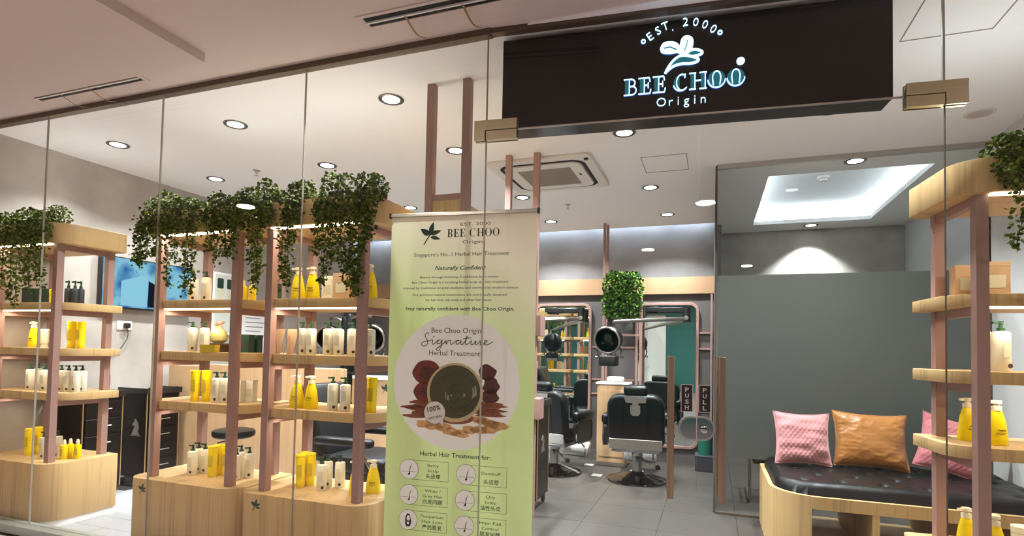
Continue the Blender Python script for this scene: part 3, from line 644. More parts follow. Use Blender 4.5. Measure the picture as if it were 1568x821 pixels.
def K_tube():
    b = L([(0,0),(.026,0),(.028,.003),(.028,.036),(.027,.038),(.0315,.185),(.0315,.196),(.028,.199),(0,.199)], 20)
    c = L([(0,.199),(.031,.199),(.032,.202),(.032,.210),(.030,.213),(0,.213)], 20)
    lab = G().plate(rrect(-.016,.07,.016,.15,.003),-.0312,-.0285)
    return [('body', b.mesh('body','yellow'), [('printed_label', lab.mesh('printed_label','yellow2'))]), ('cap', c.mesh('cap','yellow'), [])]
def K_ytub():
    b = L([(0,0),(.04,0),(.043,.004),(.043,.09),(0,.09)], 20); c = L([(0,.09),(.045,.09),(.045,.115),(.042,.119),(0,.119)], 20)
    return [('body', b.mesh('body','yellow'), []), ('lid', c.mesh('lid','yellow'), [])]
def K_yellow(s=1.0):
    b = L([(0,0),(.044,0),(.047,.004),(.047,.03),(.043,.07),(.036,.115),(.026,.150),(.022,.160),(.0,.160)], 22, 1, .72)
    p = L([(.021,.160),(.021,.180),(.012,.182),(.011,.192),(.021,.193),(.021,.206),(.018,.208),(0,.208)], 16).join(G().box(-.042,-.006,.194,0,.006,.205))
    mk = text_xz('Original', -.018, .018, .068, .009, -.0322, .0006, bold=.01)
    mk.v = [(x, y-.0009+abs(x)*.12*0, z) for x, y, z in mk.v]
    ar = G()
    q = [(.022*math.sin(R(a)), .062-.006*math.cos(R(a))) for a in range(-80,81,20)]
    for a, b_ in zip(q, q[1:]): ar.plate([(a[0],a[1]),(b_[0],b_[1]),(b_[0],b_[1]-.0012),(a[0],a[1]-.0012)], -.0335, -.0290)
    return [('body', b.mesh('body','yellow'), [('wordmark', mk.mesh('wordmark','brown',0)), ('wordmark_arc', ar.mesh('wordmark_arc','brown',0))]), ('pump', p.mesh('pump','creamcap'), [])]
def K_mini():
    b = L([(0,0),(.023,0),(.0245,.003),(.0245,.098),(.022,.108),(.012,.112),(0,.112)]); c = L([(.011,.112),(.0125,.116),(.0125,.132),(.008,.150),(0,.152)], 12)
    lab = G().plate(rrect(-.011,.03,.011,.08,.003),-.0252,-.0235)
    return [('body', b.mesh('body','yellow'), [('printed_label', lab.mesh('printed_label','yellow2'))]), ('cap', c.mesh('cap','creamcap'), [])]
def K_green():
    b = L([(0,0),(.024,0),(.026,.003),(.026,.118),(.022,.126),(.010,.13),(0,.13)]); return [('body', b.mesh('body','greydark'), []), ('pump', pump(.13,.011,.06,'green',.03).mesh('pump','green'), [])]
def K_creamtube():
    b = L([(0,.0),(.026,0),(.026,.03),(.03,.034),(.034,.13),(.035,.135),(0,.137)], 20, 1, .8); c = G().box(-.036,-.006,.135,.036,.006,.15)
    return [('body', b.mesh('body','cream'), []), ('crimp', c.mesh('crimp','cream'), [])]
def boxkind(w, d, h, m, lm=None, lid=True):
    b = bevelled('carton', G().box(-w/2,-d/2,0,w/2,d/2,h), m, .0015, 1); out = [('carton', b, [])]
    if lm: out[0][2].append(('printed_label', G().box(-w*.32,-d/2-.0012,h*.25,w*.32,-d/2+.0005,h*.62).mesh('printed_label', lm)))
    if lid: out.append(('lid_flap', G().box(-w/2-.0008,-d/2-.0008,h-.02,w/2+.0008,d/2+.0008,h+.0012).mesh('lid_flap', m, 0), []))
    return out
def K_vase():
    b = L([(0,0),(.03,0),(.055,.02),(.062,.05),(.05,.085),(.024,.105),(.022,.12),(.026,.124),(0,.122)], 20)
    f = G(); rnd = random.Random(4)
    for k in range(7): f.lathe([(0,-.012),(.013,-.005),(.014,.006),(0,.013)], 8, (rnd.uniform(-.022,.022),rnd.uniform(-.02,.02),.138+rnd.uniform(-.008,.016)))
    return [('jar', b.mesh('jar','vase'), []), ('blossom', f.mesh('blossom','flower'), [])]
def K_kraft():
    c = G().plate([(-.024,0),(.024,0),(.042,.165),(-.042,.165)],-.002,.002).xf(Matrix.Rotation(R(-9),4,'X'))
    k = [('card', c.mesh('card','kraft',0), [])]
    for dx in (-.014, .012):
        s = G().tube([(dx*.2-.0,-.012,.118),(dx*1.9,-.03,.001)], .0032, 6); k.append(('stick', s.mesh('stick','beam'), []))
    return k
def K_gift():
    k = boxkind(.082,.05,.105,'dgreen',None,False); k[0][2].append(('letter_print', text_xz('BI', -.030, .030, .02, .062, -.0255, .0006, bold=.03).mesh('letter_print','cream',0))); return k
KD = dict(cream=(K_cream,'cream_bottle','cream bottle with green pump','bottle'), bigcream=(K_bigcream,'cream_bottle','large cream bottle with green pump','bottle'), tube=(K_tube,'yellow_tube','yellow cylindrical tub','tube'),
 yellow=(K_yellow,'yellow_pump_bottle','tapered yellow pump bottle','bottle'), mini=(K_mini,'small_yellow_bottle','small pale-capped yellow bottle','bottle'), green=(K_green,'dark_bottle','dark charcoal pump bottle','bottle'),
 creamtube=(K_creamtube,'cream_tube','squat cream coloured tube','tube'), ytub=(K_ytub,'yellow_jar','short yellow jar with lid','jar'), dbox=(lambda: boxkind(.115,.06,.125,'dgreen','greydark'),'dark_green_box','dark green gift box','box'),
 ybox=(lambda: boxkind(.11,.05,.05,'yellow2'),'yellow_box','small mustard yellow box','box'), carton=(lambda: boxkind(.075,.05,.15,'cream','palegreen'),'cream_carton','cream coloured upright carton','box'), kraftbox=(lambda: boxkind(.11,.06,.165,'kraft','palegreen'),'kraft_box','brown kraft paper box','box'),
 vase=(K_vase,'flower_jar','celadon jar holding pink blossom','jar'), kraft=(K_kraft,'kraft_card_stand','brown two-stick card stand','stand'), gift=(K_gift,'letter_box','dark green box printed with cream letters BI','box'), creamjar=(lambda: [('body', L([(0,0),(.04,0),(.042,.004),(.042,.12),(0,.122)]).mesh('body','cream'), []), ('lid', L([(0,.122),(.043,.122),(.043,.15),(0,.151)]).mesh('lid','cream'), [])],'cream_jar','cream coloured jar with lid','jar'))
ITEMS = [(1,'b','tube',-5.173,2.957),(1,'b','tube',-5.205,3.036),(1,'b','cream',-4.931,2.924),(1,'b','cream',-4.900,2.998),(1,'b','mini',-4.774,2.970),(1,'b','mini',-4.786,3.023),(1,'b','mini',-4.712,3.029),(1,'3','cream',-5.183,2.950),(1,'3','cream',-5.285,3.060),(1,'3','cream',-5.007,2.950),(1,'3','cream',-4.845,2.970),(1,'3','cream',-4.777,2.980),(1,'3','cream',-4.725,3.000),(1,'3','cream',-4.727,3.050),(1,'2','yellow',-5.203,2.970),(1,'2','creamtube',-5.083,2.980),(1,'2','tube',-4.794,3.000),(1,'2','tube',-4.719,3.020),(1,'1','dbox',-5.263,2.970),(1,'1','dbox',-5.168,3.000),(1,'1','ytub',-5.040,3.020),(1,'1','green',-4.890,3.020),(1,'1','green',-4.844,3.040),(1,'1','green',-4.837,3.080),(2,'b','cream',-3.444,2.982),(2,'b','cream',-3.493,3.075),(2,'b','cream',-3.419,3.062),(2,'b','tube',-3.271,2.995),(2,'b','tube',-3.284,3.056),(2,'b','tube',-3.243,3.074),(2,'b','cream',-3.067,3.002),(2,'b','cream',-3.129,3.105),(2,'b','cream',-3.033,3.082),(2,'3','tube',-3.387,2.930),(2,'3','tube',-3.318,2.960),(2,'3','cream',-3.190,2.930),(2,'3','cream',-3.142,2.950),(2,'3','carton',-3.093,3.020),(2,'3','carton',-3.043,3.080),(2,'2','cream',-3.429,2.930),(2,'2','cream',-3.317,2.930),(2,'2','vase',-3.287,3.020),(2,'2','ybox',-3.188,2.860),(2,'2','dbox',-3.081,3.050),(2,'2','dbox',-3.094,3.140),(2,'1','cream',-3.465,2.950),(2,'1','cream',-3.342,2.950),(2,'1','mini',-3.089,3.030),(2,'1','mini',-3.027,3.050),(3,'b','tube',-2.529,3.006),(3,'b','tube',-2.563,3.088),(3,'b','tube',-2.505,3.075),(3,'b','cream',-2.351,2.994),(3,'b','cream',-2.382,3.092),(3,'b','cream',-2.298,3.111),(3,'b','yellow',-2.095,3.002),(3,'b','yellow',-2.017,3.072),(3,'3','yellow',-2.513,2.930),(3,'3','yellow',-2.400,2.930),(3,'3','cream',-2.228,2.920),(3,'3','cream',-2.136,2.920),(3,'3','tube',-2.012,2.960),(3,'3','tube',-1.956,2.940),(3,'2','kraft',-2.676,2.920),(3,'2','kraft',-2.579,2.930),(3,'2','cream',-2.480,2.930),(3,'2','cream',-2.414,2.930),(3,'2','cream',-2.283,2.930),(3,'2','cream',-2.204,2.930),(3,'2','cream',-2.117,2.950),(3,'2','cream',-1.975,2.930),(3,'1','gift',-2.712,2.915),(3,'1','yellow',-2.531,2.930),(3,'1','yellow',-2.417,2.930),(3,'1','carton',-2.322,2.970),(3,'1','kraftbox',-2.212,2.970),(3,'1','yellow',-1.986,2.930),(4,'b','yellow',1.155,3.300),(4,'b','yellow',1.228,3.200),(4,'b','creamjar',1.363,3.280),(4,'3','yellow',1.185,3.360),(4,'3','yellow',1.253,3.240),(4,'2','bigcream',1.249,3.320),(4,'2','bigcream',1.277,3.250),(4,'1','kraftbox',1.186,3.380),(4,'1','kraftbox',1.262,3.280),]
ZL = {'b': (ZB,'base'), '3': (Z3,'lowest shelf'), '2': (Z2,'middle shelf'), '1': (Z1,'top shelf')}
groups = {}
for it in ITEMS: groups.setdefault(it[:3], []).append(it)
ORD = ['leftmost', 'second from left', 'third from left', 'fourth from left', 'fifth from left', 'sixth from left', 'seventh from left']
UNS = {1: 'far left shelf unit', 2: 'second shelf unit', 3: 'shelf unit beside banner', 4: 'right-hand shelf unit'}
rnd = random.Random(8)
for (u, l, k), its in groups.items():
    fn, nm, desc, cat = KD[k]
    its.sort(key=lambda q: q[3]/q[4])
    for i, (_, _, _, x, y) in enumerate(its):
        place = '%s of %s' % (ZL[l][1], UNS[u])
        if len(its) == 1: lab = '%s on %s' % (desc, place)
        elif i == len(its)-1: lab = 'rightmost %s on %s' % (desc, place)
        else: lab = '%s %s on %s' % (ORD[i], desc, place)
        zz = ZL[l][0]
        t = thing(nm, lab, cat, (x, y, zz), R(18)+rnd.uniform(-.2,.2) if k not in ('dbox','ybox','gift','kraftbox','carton','kraft') else R(rnd.uniform(4,12)), '%ss on the %s' % (nm.replace('_',' '), UN[u]))
        if k == 'vase': t.location.z += .062
        for pn, me, subs in cm(k, fn):
            p = put(pn, me, t)
            for sn, sm in subs: put(sn, sm, p)
t = thing('display_tray', 'small brown display tray on feet under the celadon flower jar', 'tray', (-3.287,3.02,Z2))
obj('top', G().prism(rrect(-.08,-.05,.08,.05,.01),.048,.0615), 'tray', t)
for a in (-1,1): obj('foot', G().box(a*.06-.006,-.045,0,a*.06+.006,.045,.049), 'tray', t)
# ================================================================== PLANTS
def foliage(blobs, strands, seed, size=.022, depth=.05):
    rn = random.Random(seed); g = G(); vn = G()
    def leaf(p, s):
        a = rn.uniform(0,2*PI); tilt = rn.uniform(-1.1,.5); d = Vector((math.cos(a)*math.cos(tilt), math.sin(a)*math.cos(tilt), math.sin(tilt)))
        n = d.cross(Vector((rn.uniform(-1,1),rn.uniform(-1,1),rn.uniform(-.3,1)))).normalized(); u = d.cross(n)*.12*s
        p = Vector(p); L_ = s*rn.uniform(.7,1.3)
        g.add([p, p+d*L_*.35+n*L_*.36+u, p+d*L_*.75+n*L_*.28+u, p+d*L_, p+d*L_*.75-n*L_*.28+u, p+d*L_*.35-n*L_*.36+u], [(0,1,2,3),(0,3,4,5)])
    for (x, y, z, rx, ry, rz, n) in blobs:
        for _ in range(n):
            while True:
                q = Vector((rn.uniform(-1,1),rn.uniform(-1,1),rn.uniform(-1,1)))
                if .15 < q.length < 1: break
            q = q.normalized()*q.length**.45
            leaf((x+q.x*rx, y+q.y*ry, z+q.z*rz), size)
    for (x, z0, z1, y, n, sp) in strands:
        ph = rn.uniform(0,6); pts = []
        for k in range(9):
            s = k/8; pts.append((x+.022*math.sin(ph+s*5)*s, y-.03*math.sin(min(1,s*3)*PI*.5)+.008*math.sin(ph+s*9), z0+(z1-z0)*s))
        vn.tube(pts, .0022, 5)
        for _ in range(n):
            s = rn.random()**.85; k = min(7, int(s*8)); f = s*8-k
            p = Vector(pts[k]).lerp(Vector(pts[k+1]), f); w_ = sp*(1-.5*s)
            leaf((p.x+rn.gauss(0,w_), p.y+rn.gauss(0,w_*.6), p.z+rn.gauss(0,.012)), size)
    return g, vn
def trailing_plant(loc, rz, label, blobs, strands, seed, m='leaf', potw=.2, group='ivy plants on the shelf unit tops', dens=1.0, size=.0225):
    t = thing('trailing_ivy', label, 'plant', loc, rz, group)
    obj('pot', G().prism(rrect(-potw/2,-.06,potw/2,.06,.02),0,.045), 'blackm', t)
    g, vn = foliage([b[:6]+(int(b[6]*dens),) for b in blobs], [s[:4]+(int(s[4]*dens),s[5]) for s in strands], seed, size)
    f = obj('foliage', g, m, t, smooth=0); f['kind'] = 'stuff'
    if vn.v: v = obj('vines', vn, 'vine', t); v['kind'] = 'stuff'
    return t
def ivy(u, xs, x0, x1, ztop, hang, label, seed, dens=1.0, m='leaf'):
    # plant in a low pot on the header of unit u; xs in room X, hang = [(X, z end)]
    cx = (x0+x1)/2; bx = CU[u][0]; yc = CU[u][1]-.17; w_ = (x1-x0)/2
    blobs = []; n = max(2, int((x1-x0)/.10))
    for k in range(n):
        px = x0+(k+.5)*(x1-x0)/n; h = ztop[k % len(ztop)]
        blobs.append((px-cx, -.03, (h-2.298)*.42, (x1-x0)/n*.64, .085, max(.05,(h-2.298)*.62), 210))
        blobs.append((px-cx, -.115, -.075, (x1-x0)/n*.5, .04, .085, 100))
    strands = [(px-cx, 0.0, pz-2.298, -.125, int(270*abs(2.298-pz)+60), .028) for px, pz in hang]
    return trailing_plant((cx, yc, 2.298), 0, label, blobs, strands, seed, m, min(.3, w_*1.4), dens=dens)
ivy(1, None, -5.50, -4.68, (2.40,2.42,2.38,2.44,2.44,2.41,2.43,2.44), [(-5.4,1.9),(-5.28,1.78),(-5.15,1.80),(-5.05,1.72),(-4.98,1.66),(-4.90,1.84),(-4.84,1.78),(-4.76,1.86),(-4.70,1.80)], 'wide dark ivy trailing over the top of the far left shelf unit', 1)
ivy(2, None, -3.74, -3.22, (2.42,2.46,2.40,2.40,2.37), [(-3.70,1.93),(-3.66,1.90),(-3.60,1.97),(-3.52,1.98),(-3.42,1.78),(-3.36,1.95),(-3.25,1.74),(-3.21,1.72)], 'large ivy hanging over the left corner of the second shelf unit top', 2)
ivy(2, None, -3.14, -2.98, (2.41,2.38), [(-3.10,2.20),(-3.04,2.0),(-2.98,1.93)], 'small ivy on the middle right of the second shelf unit top', 3)
ivy(2, None, -2.95, -2.80, (2.40,2.43), [(-2.92,1.95),(-2.86,1.97),(-2.83,2.05)], 'ivy at the right corner of the second shelf unit top', 4)
ivy(3, None, -2.76, -2.58, (2.47,2.40), [(-2.71,1.93),(-2.67,1.74),(-2.65,1.80),(-2.60,2.15)], 'upright ivy at the left corner of the shelf unit beside the banner', 5)
ivy(3, None, -2.50, -2.36, (2.44,2.44), [(-2.46,1.80),(-2.43,1.75),(-2.40,2.0)], 'narrow ivy in the middle of the shelf unit beside the banner', 6)
ivy(3, None, -2.26, -2.03, (2.47,2.45), [(-2.21,1.95),(-2.16,1.76),(-2.11,1.90),(-2.05,1.88)], 'bushy ivy right of the middle on the shelf unit beside the banner', 7, 1.25)
ivy(3, None, -2.00, -1.84, (2.44,2.43), [(-1.98,1.75),(-1.95,1.68),(-1.93,1.76),(-1.89,1.95),(-1.86,2.02)], 'bright ivy at the right corner of the shelf unit beside the banner', 9, 1.2)
# right unit: denser bush with long strands
bl = []; st = []
for k in range(8): bl.append((-.34+k*.085, -.05, .035, .075, .10, .085, 330)); bl.append((-.34+k*.085, -.12, -.055, .07, .05, .095, 300))
rn = random.Random(3)
for k in range(16): st.append((-.34+k*.045, 0, -rn.uniform(.34,.70), -.14, 170, .03))
q = CU[4]; trailing_plant((q[0]+.09, q[1]-.17, 2.298), RU[4], 'thick ivy bush trailing over the top of the right-hand shelf unit', bl, st, 21, 'leaf', .3)
# boxwood in a hanging planter between the poles on the back wall
t = thing('wall_planter', 'bright green box shrub in a hanging planter between pink poles on the back wall', 'plant', (-1.085, 7.22, 2.0))
obj('planter_box', G().box(-.22,-.11,-.14,.22,.11,.06), 'blackm', t)
g, vn = foliage([(-.15+.1*k, -.04, .22, .10, .15, .22, 620) for k in range(4)]+[(-.16+.105*k, -.10, .0, .09, .07, .18, 420) for k in range(4)], [], 31, .034)
f = obj('foliage', g, 'leaf2', t, smooth=0); f['kind'] = 'stuff'

# ================================================================== GREEN BANNER
bn = thing('roll_up_banner', 'tall green roll-up banner about herbal hair treatment standing behind the glass', 'banner', (-1.3406, 2.866, 0), R(6))
obj('base_case', G().prism(rrect(-.44,-.045,.44,.045,.03),0,.075), 'satin', bn, bevel=.004)
obj('top_rail', G().box(-.44,-.012,2.158,.44,.012,2.178), 'satin', bn, bevel=.003)
for a in (-1,1): obj('rail_end', G().box(a*.44-.006,-.014,2.152,a*.44+.006,.014,2.182), 'blackm', bn)
obj('support_pole', G().tube([(0,.02,.07),(0,.02,2.165)],.009), 'satin', bn)
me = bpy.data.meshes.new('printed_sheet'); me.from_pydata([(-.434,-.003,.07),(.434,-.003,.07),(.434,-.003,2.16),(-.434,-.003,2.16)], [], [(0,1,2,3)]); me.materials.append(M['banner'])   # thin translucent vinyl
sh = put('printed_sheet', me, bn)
Y0 = -.0034
def bt(body, x0, x1, z, cap, m='ink', shear=0, bold=.0, nm='text_line'): return obj(nm, text_xz(body, x0, x1, z, cap, Y0, .0003, shear, bold), m, sh, smooth=0)
obj('sprig_print', emblem(-.195, 2.052, .115, Y0, .0006), 'ink', sh, smooth=0)
bt('· EST. 2000 ·', -.035, .190, 2.098, .018, 'ink2'); obj('brand_line', serif('BEE CHOO', -.088, .221, 2.034, .046, Y0, .0006), 'ink', sh, smooth=0)
bt('Origin', .004, .122, 1.996, .019, 'ink2')
bt("Singapore's No. 1 Herbal Hair Treatment", -.289, .278, 1.926, .022, 'ink2')
bt('Naturally Confident', -.159, .145, 1.847, .024, 'ink', .3, .012)
bt('Beauty through harmony. Confidence from nature.', -.247, .222, 1.800, .0135, 'ink2')
bt('Bee Choo Origin is a soothing herbal scalp and hair treatment', -.297, .277, 1.770, .0135, 'ink2')
bt('inspired by traditional oriental medicine and informed by modern science.', -.351, .336, 1.738, .0135, 'ink2')
bt('Our premium natural concoctions are scientifically designed', -.293, .267, 1.699, .0135, 'ink2')
bt('for hair loss, oily scalp and other hair issues.', -.211, .186, 1.670, .0135, 'ink2')
bt('Stay naturally confident with Bee Choo Origin.', -.333, .314, 1.616, .020, 'ink', 0, .012)
dk = obj('white_disc', G().plate(circ(-.021,1.211,.374,64,.380), Y0-.0004, Y0+.0002), 'paper', sh, smooth=0)
Y0 = -.0042
bt('Bee Choo Origin', -.169, .125, 1.488, .030, 'ink2'); bt('Herbal Treatment', -.181, .123, 1.360, .029, 'ink2')
SG = [(.30,.92),(.24,1.02),(.15,.95),(.12,.75),(.2,.55),(.25,.3),(.16,.08),(.02,.05),(-.06,.2),(.05,.36),(.3,.42),(.48,.52),(.46,.25),(.55,.2),(.7,.45),(.86,.5),(.74,.46),(.70,.26),(.84,.26),(.93,.5),(.9,.1),(.78,-.25),(.66,-.2),(.78,.0),(1.02,.28),(1.12,.48),(1.12,.2),(1.22,.45),(1.34,.48),(1.34,.22),(1.44,.24),(1.6,.46),(1.76,.5),(1.63,.44),(1.6,.24),(1.73,.26),(1.83,.5),(1.82,.22),(1.93,.26),(2.08,.62),(2.1,.85),(2.04,.4),(2.07,.2),(2.2,.3),(2.3,.5),(2.29,.22),(2.42,.26),(2.52,.5),(2.51,.22),(2.62,.3),(2.7,.5),(2.74,.42),(2.72,.22),(2.86,.26),(3.0,.4),(3.02,.52),(2.92,.48),(2.9,.26),(3.05,.22),(3.3,.42)]
pp = spline([(-.222+a*.1265, Y0-.0006, 1.408+b*.078) for a, b in SG], 4)
obj('script_line', G().tube(pp, .0021, 5).join(G().tube([(.020,Y0-.0006,1.455),(.070,Y0-.0006,1.463)],.0019,5)).join(G().lathe([(0,0),(.004,0),(.004,.001),(0,.001)],8).xf(Matrix.Translation((-.155,Y0,1.466)) @ Matrix.Rotation(R(90),4,'X'))), 'ink2', sh)
def blob(cx, cz, rx, rz, seed, n=26, amp=.12): 
    rn = random.Random(seed); ph = [rn.uniform(0,6) for _ in range(3)]
    return [(cx+rx*math.cos(a)*(1+amp*math.sin(3*a+ph[0])+amp*.5*math.sin(7*a+ph[1])), cz+rz*math.sin(a)*(1+amp*math.sin(4*a+ph[2])*.6)) for a in [2*PI*k/n for k in range(n)]]
def pp_(nm, shapes, m, y, par=sh):
    g = G()
    for q in shapes: g.plate(q, y-.0003, y+.0002)
    return obj(nm, g, m, par, smooth=0)
Y1 = -.0048
rk = random.Random(12)
sl = []
for k in range(7):
    x, z = -.30+rk.uniform(0,.10), 1.09-k*.013+rk.uniform(-.005,.005); sl.append(blob(x+.03, z, .075, .011, k+40, 18, .15))
for k in range(6): sl.append(blob(.18+rk.uniform(-.02,.02), 1.10-k*.013, .085, .010, k+60, 18, .15))
pp_('root_slices_print', sl, 'root', Y1)
pp_('ginseng_print', [blob(-.20+.055*k, .972-.010*(k if k < 4 else 8-k)+rk.uniform(-.008,.008), .052, .022, k+80, 20, .2) for k in range(9)]+[blob(.12+.03*k, 1.01-.008*k, .06, .016, k+95, 20, .2) for k in range(4)], 'ginseng', Y1-.0005)
pp_('mushroom_print', [blob(-.192,1.262,.085,.070,5,30,.04), blob(-.205,1.150,.062,.060,6,30,.05)], 'mush', Y1-.0004)
pp_('mushroom_ring_print', [blob(-.185,1.255,.050,.040,7,30,.05), blob(-.198,1.148,.034,.030,9,30,.05)], 'mush2', Y1-.0009)
pp_('dark_root_print', [blob(.165,1.27,.05,.045,8,26,.12), blob(.190,1.20,.046,.05,9,26,.12), blob(.185,1.14,.05,.04,10,26,.12)], 'mush2', Y1-.0004)
pp_('bowl_shadow_print', [circ(-.015,1.012,.11,30,.035)], 'root', Y1-.0011)
pp_('bowl_print', [circ(-.021,1.153,.166,56)], 'bowl', Y1-.0015); pp_('bowl_inside_print', [circ(-.021,1.158,.150,56,.149)], 'paste', Y1-.0020)
sw = G()
for k, (r0, r1, a0, a1) in enumerate(((.012,.075,0,640),(.03,.12,120,430),(.05,.135,200,420),(.1,.14,40,150),(.09,.142,250,330))):
    pts = []
    for j in range(41):
        t = j/40; a = R(a0+(a1-a0)*t); r = r0+(r1-r0)*t; pts.append((-.021+.01+r*math.cos(a), Y1-.0024, 1.140+r*.95*math.sin(a)))
    sw.tube(pts, [.0016+.0068*math.sin(PI*j/40)*(1 if k else .7) for j in range(41)], 6, flat=.12)
obj('paste_swirl_print', sw, 'paste2', sh)
pp_('badge_rim_print', [circ(-.137,1.036,.0655,36)], 'ink2', Y1-.0027); pp_('badge_print', [circ(-.137,1.036,.063,36), [(-.11,.985),(-.085,1.0),(-.085,.965)]], 'badge', Y1-.0031)
Y0 = Y1-.0035
for body, w0, z, cap in (('100%', .040, .012, .028), ('NATURAL', .042, -.030, .013)):
    g = text_xz(body, -w0, w0, z, cap, 0, .0003, 0, .02); ca, sa = math.cos(R(14)), math.sin(R(14)); g.v = [(-.137+x*ca-z_*sa, Y0+y, 1.034+x*sa+z_*ca) for x, y, z_ in g.v]
    obj('badge_text', g, 'ink2', sh, smooth=0)
Y0 = -.0034
bt('Herbal Hair Treatment for:', -.221, .195, .790, .025, 'ink', 0, .008)
BX = [(-.286,.708,-.048,('Itchy','Scalp'),'头皮痒','hair'),(.056,.701,.290,('Dandruff',),'头皮屑','hair'),(-.283,.565,-.050,('White /','Grey Hair'),'白发问题','grey'),(.053,.559,.292,('Oily','Scalp'),'油性头皮','hair'),(-.284,.423,-.050,('Postpartum','Hair Loss'),'产后脱发','face'),(.053,.417,.292,('Hair Fall','Control'),'脱发问题','thin')]
for cx, cz, xe, lines, zh, kind in BX:
    t_ = .0016; z0, z1 = cz-.057, cz+.053
    fr = G().plate([(cx,z1),(xe,z1),(xe,z1-t_),(cx,z1-t_)],Y0-.0004,Y0).plate([(cx,z0),(xe,z0),(xe,z0+t_),(cx,z0+t_)],Y0-.0004,Y0).plate([(xe,z0),(xe-t_,z0),(xe-t_,z1),(xe,z1)],Y0-.0004,Y0)
    obj('box_outline', fr, 'ink', sh, smooth=0)
    pp_('icon_rim', [circ(cx,cz,.0570,36)], 'ink2', Y0-.0006); pp_('icon_disc', [circ(cx,cz,.0550,36)], 'paper', Y0-.0010)
    ic = G(); yy = Y0-.0015
    if kind != 'face':
        ic.plate([(cx+.018,cz+.036),(cx+.006,cz+.012),(cx+.002,cz-.016),(cx-.006,cz-.028),(cx,cz-.034),(cx+.008,cz-.028),(cx+.006,cz-.014),(cx+.010,cz+.010)], yy-.0003, yy)
        ic.plate([(cx-.045,cz-.014),(cx+.045,cz-.012),(cx+.045,cz-.0135),(cx-.045,cz-.0155)], yy-.0003, yy)
    else:
        ic.plate([(cx-.004,cz+.036),(cx+.010,cz+.032),(cx+.016,cz+.010),(cx+.020,cz-.010),(cx+.014,cz-.036),(cx-.010,cz-.040),(cx-.018,cz-.020),(cx-.016,cz+.018)], yy-.0003, yy)
    obj('icon_drawing', ic, 'ink2' if kind in ('grey','thin') else 'blackm', sh, smooth=0)
    if kind == 'face': pp_('icon_face', [circ(cx+.002,cz+.010,.010,18,.015), [(cx-.008,cz-.012),(cx+.008,cz-.012),(cx+.004,cz-.026),(cx-.002,cz-.026)]], 'paper', yy-.0006)
    m0 = (cx+.055+xe)/2; n = len(lines)
    for i, ln in enumerate(lines):
        hw = .0068*len(ln); bt(ln, m0-hw, m0+hw, cz+(.020-.029*i if n == 2 else .006), .0165, 'ink2')
    hw = .0145*len(zh); bt(zh, m0-hw, m0+hw, cz-.043, .020, 'ink', 0, .012)
# ================================================================== BARBER CHAIRS
def barber_chair(loc, rz, label):
    t = thing('barber_chair', label, 'chair', loc, rz, 'black barber chairs')
    obj('base_disc', G().lathe([(0,0),(.315,0),(.325,.006),(.322,.016),(.27,.035),(.17,.062),(.10,.082),(.075,.10),(0,.10)],48), 'chrome_dark', t)
    obj('column', G().lathe([(.055,.09),(.055,.26),(.062,.27),(.062,.34),(0,.34)],24), 'chrome', t)
    lv = obj('pump_lever', G().tube(spline([(.05,.0,.24),(.13,-.05,.20),(.22,-.09,.17)],4),.011), 'chrome', t); obj('lever_knob', G().lathe([(0,-.03),(.026,-.02),(.028,.01),(0,.03)],12,(.225,-.09,.17)), 'blackm', lv)
    obj('seat_frame', roundbox(.52,.50,.06,.015).xf(Matrix.Translation((0,.02,.36))), 'chrome', t)
    obj('seat', roundbox(.54,.54,.15,.05,4).xf(Matrix.Translation((0,.06,.46))), 'leather', t)
    bk = obj('backrest', G().plate(rrect(-.295,.42,.295,.965,[.05,.05,.13,.13],8),-.075,.055).xf(Matrix.Translation((0,-.20,0)) @ Matrix.Translation((0,0,.4)) @ Matrix.Rotation(R(9),4,'X') @ Matrix.Translation((0,0,-.4))), 'leather', t, bevel=.035, seg=4)
    M9 = Matrix.Translation((0,-.20,.4)) @ Matrix.Rotation(R(9),4,'X') @ Matrix.Translation((0,0,-.4))
    obj('chrome_band', G().plate(rrect(-.275,.385,.275,.495,.012),-.082,-.06).xf(M9), 'satin', bk, bevel=.003)
    sm = G()
    for a in (-.13,.13): sm.tube([(a,-.0755,.50),(a,-.0765,.90)],.004,6)
    obj('back_seam', sm.xf(M9), 'leather', bk)
    hr = obj('headrest', roundbox(.25,.10,.11,.04,4).xf(M9 @ Matrix.Translation((0,-.005,1.005))), 'leather', t)
    obj('headrest_bracket', G().plate([(-.115,.945),(.115,.945),(.105,.895),(.03,.890),(.03,.865),(-.03,.865),(-.03,.890),(-.095,.893)],-.088,-.078).xf(M9), 'satin', hr)
    obj('bracket_tongue', G().plate([(-.05,.865),(.05,.865),(.05,.78),(.03,.755),(-.03,.755),(-.05,.78)],-.090,-.078).xf(M9), 'satin', hr)
    for a in (-1,1):
        ar = obj('armrest', roundbox(.085,.42,.11,.035,4).xf(Matrix.Translation((a*.335,.06,.665))), 'leather', t)
        obj('arm_panel', G().plate([(q[0],q[1]) for q in rrect(-.14,.37,.24,.63,.07,6)],-.02,.02).xf(Matrix.Translation((a*.335,0,0)) @ Matrix.Rotation(R(90),4,'Z')), 'blackm', ar, bevel=.006)
        obj('arm_trim', G().tube([(a*.358,x,z) for x,z in rrect(-.14,.37,.24,.63,.07,6)],.009,6,closed=True), 'chrome', ar)
    fr = obj('footrest', roundbox(.40,.05,.20,.02).xf(Matrix.Translation((0,.52,.20)) @ Matrix.Rotation(R(-30),4,'X')), 'satin', t)
    for a in (-1,1): obj('footrest_arm', G().tube([(a*.15,.28,.36),(a*.15,.48,.24)],.012), 'chrome', fr)
    return t
barber_chair((-.77,6.29,0), R(3), 'black barber chair with chrome base seen from behind near the door')
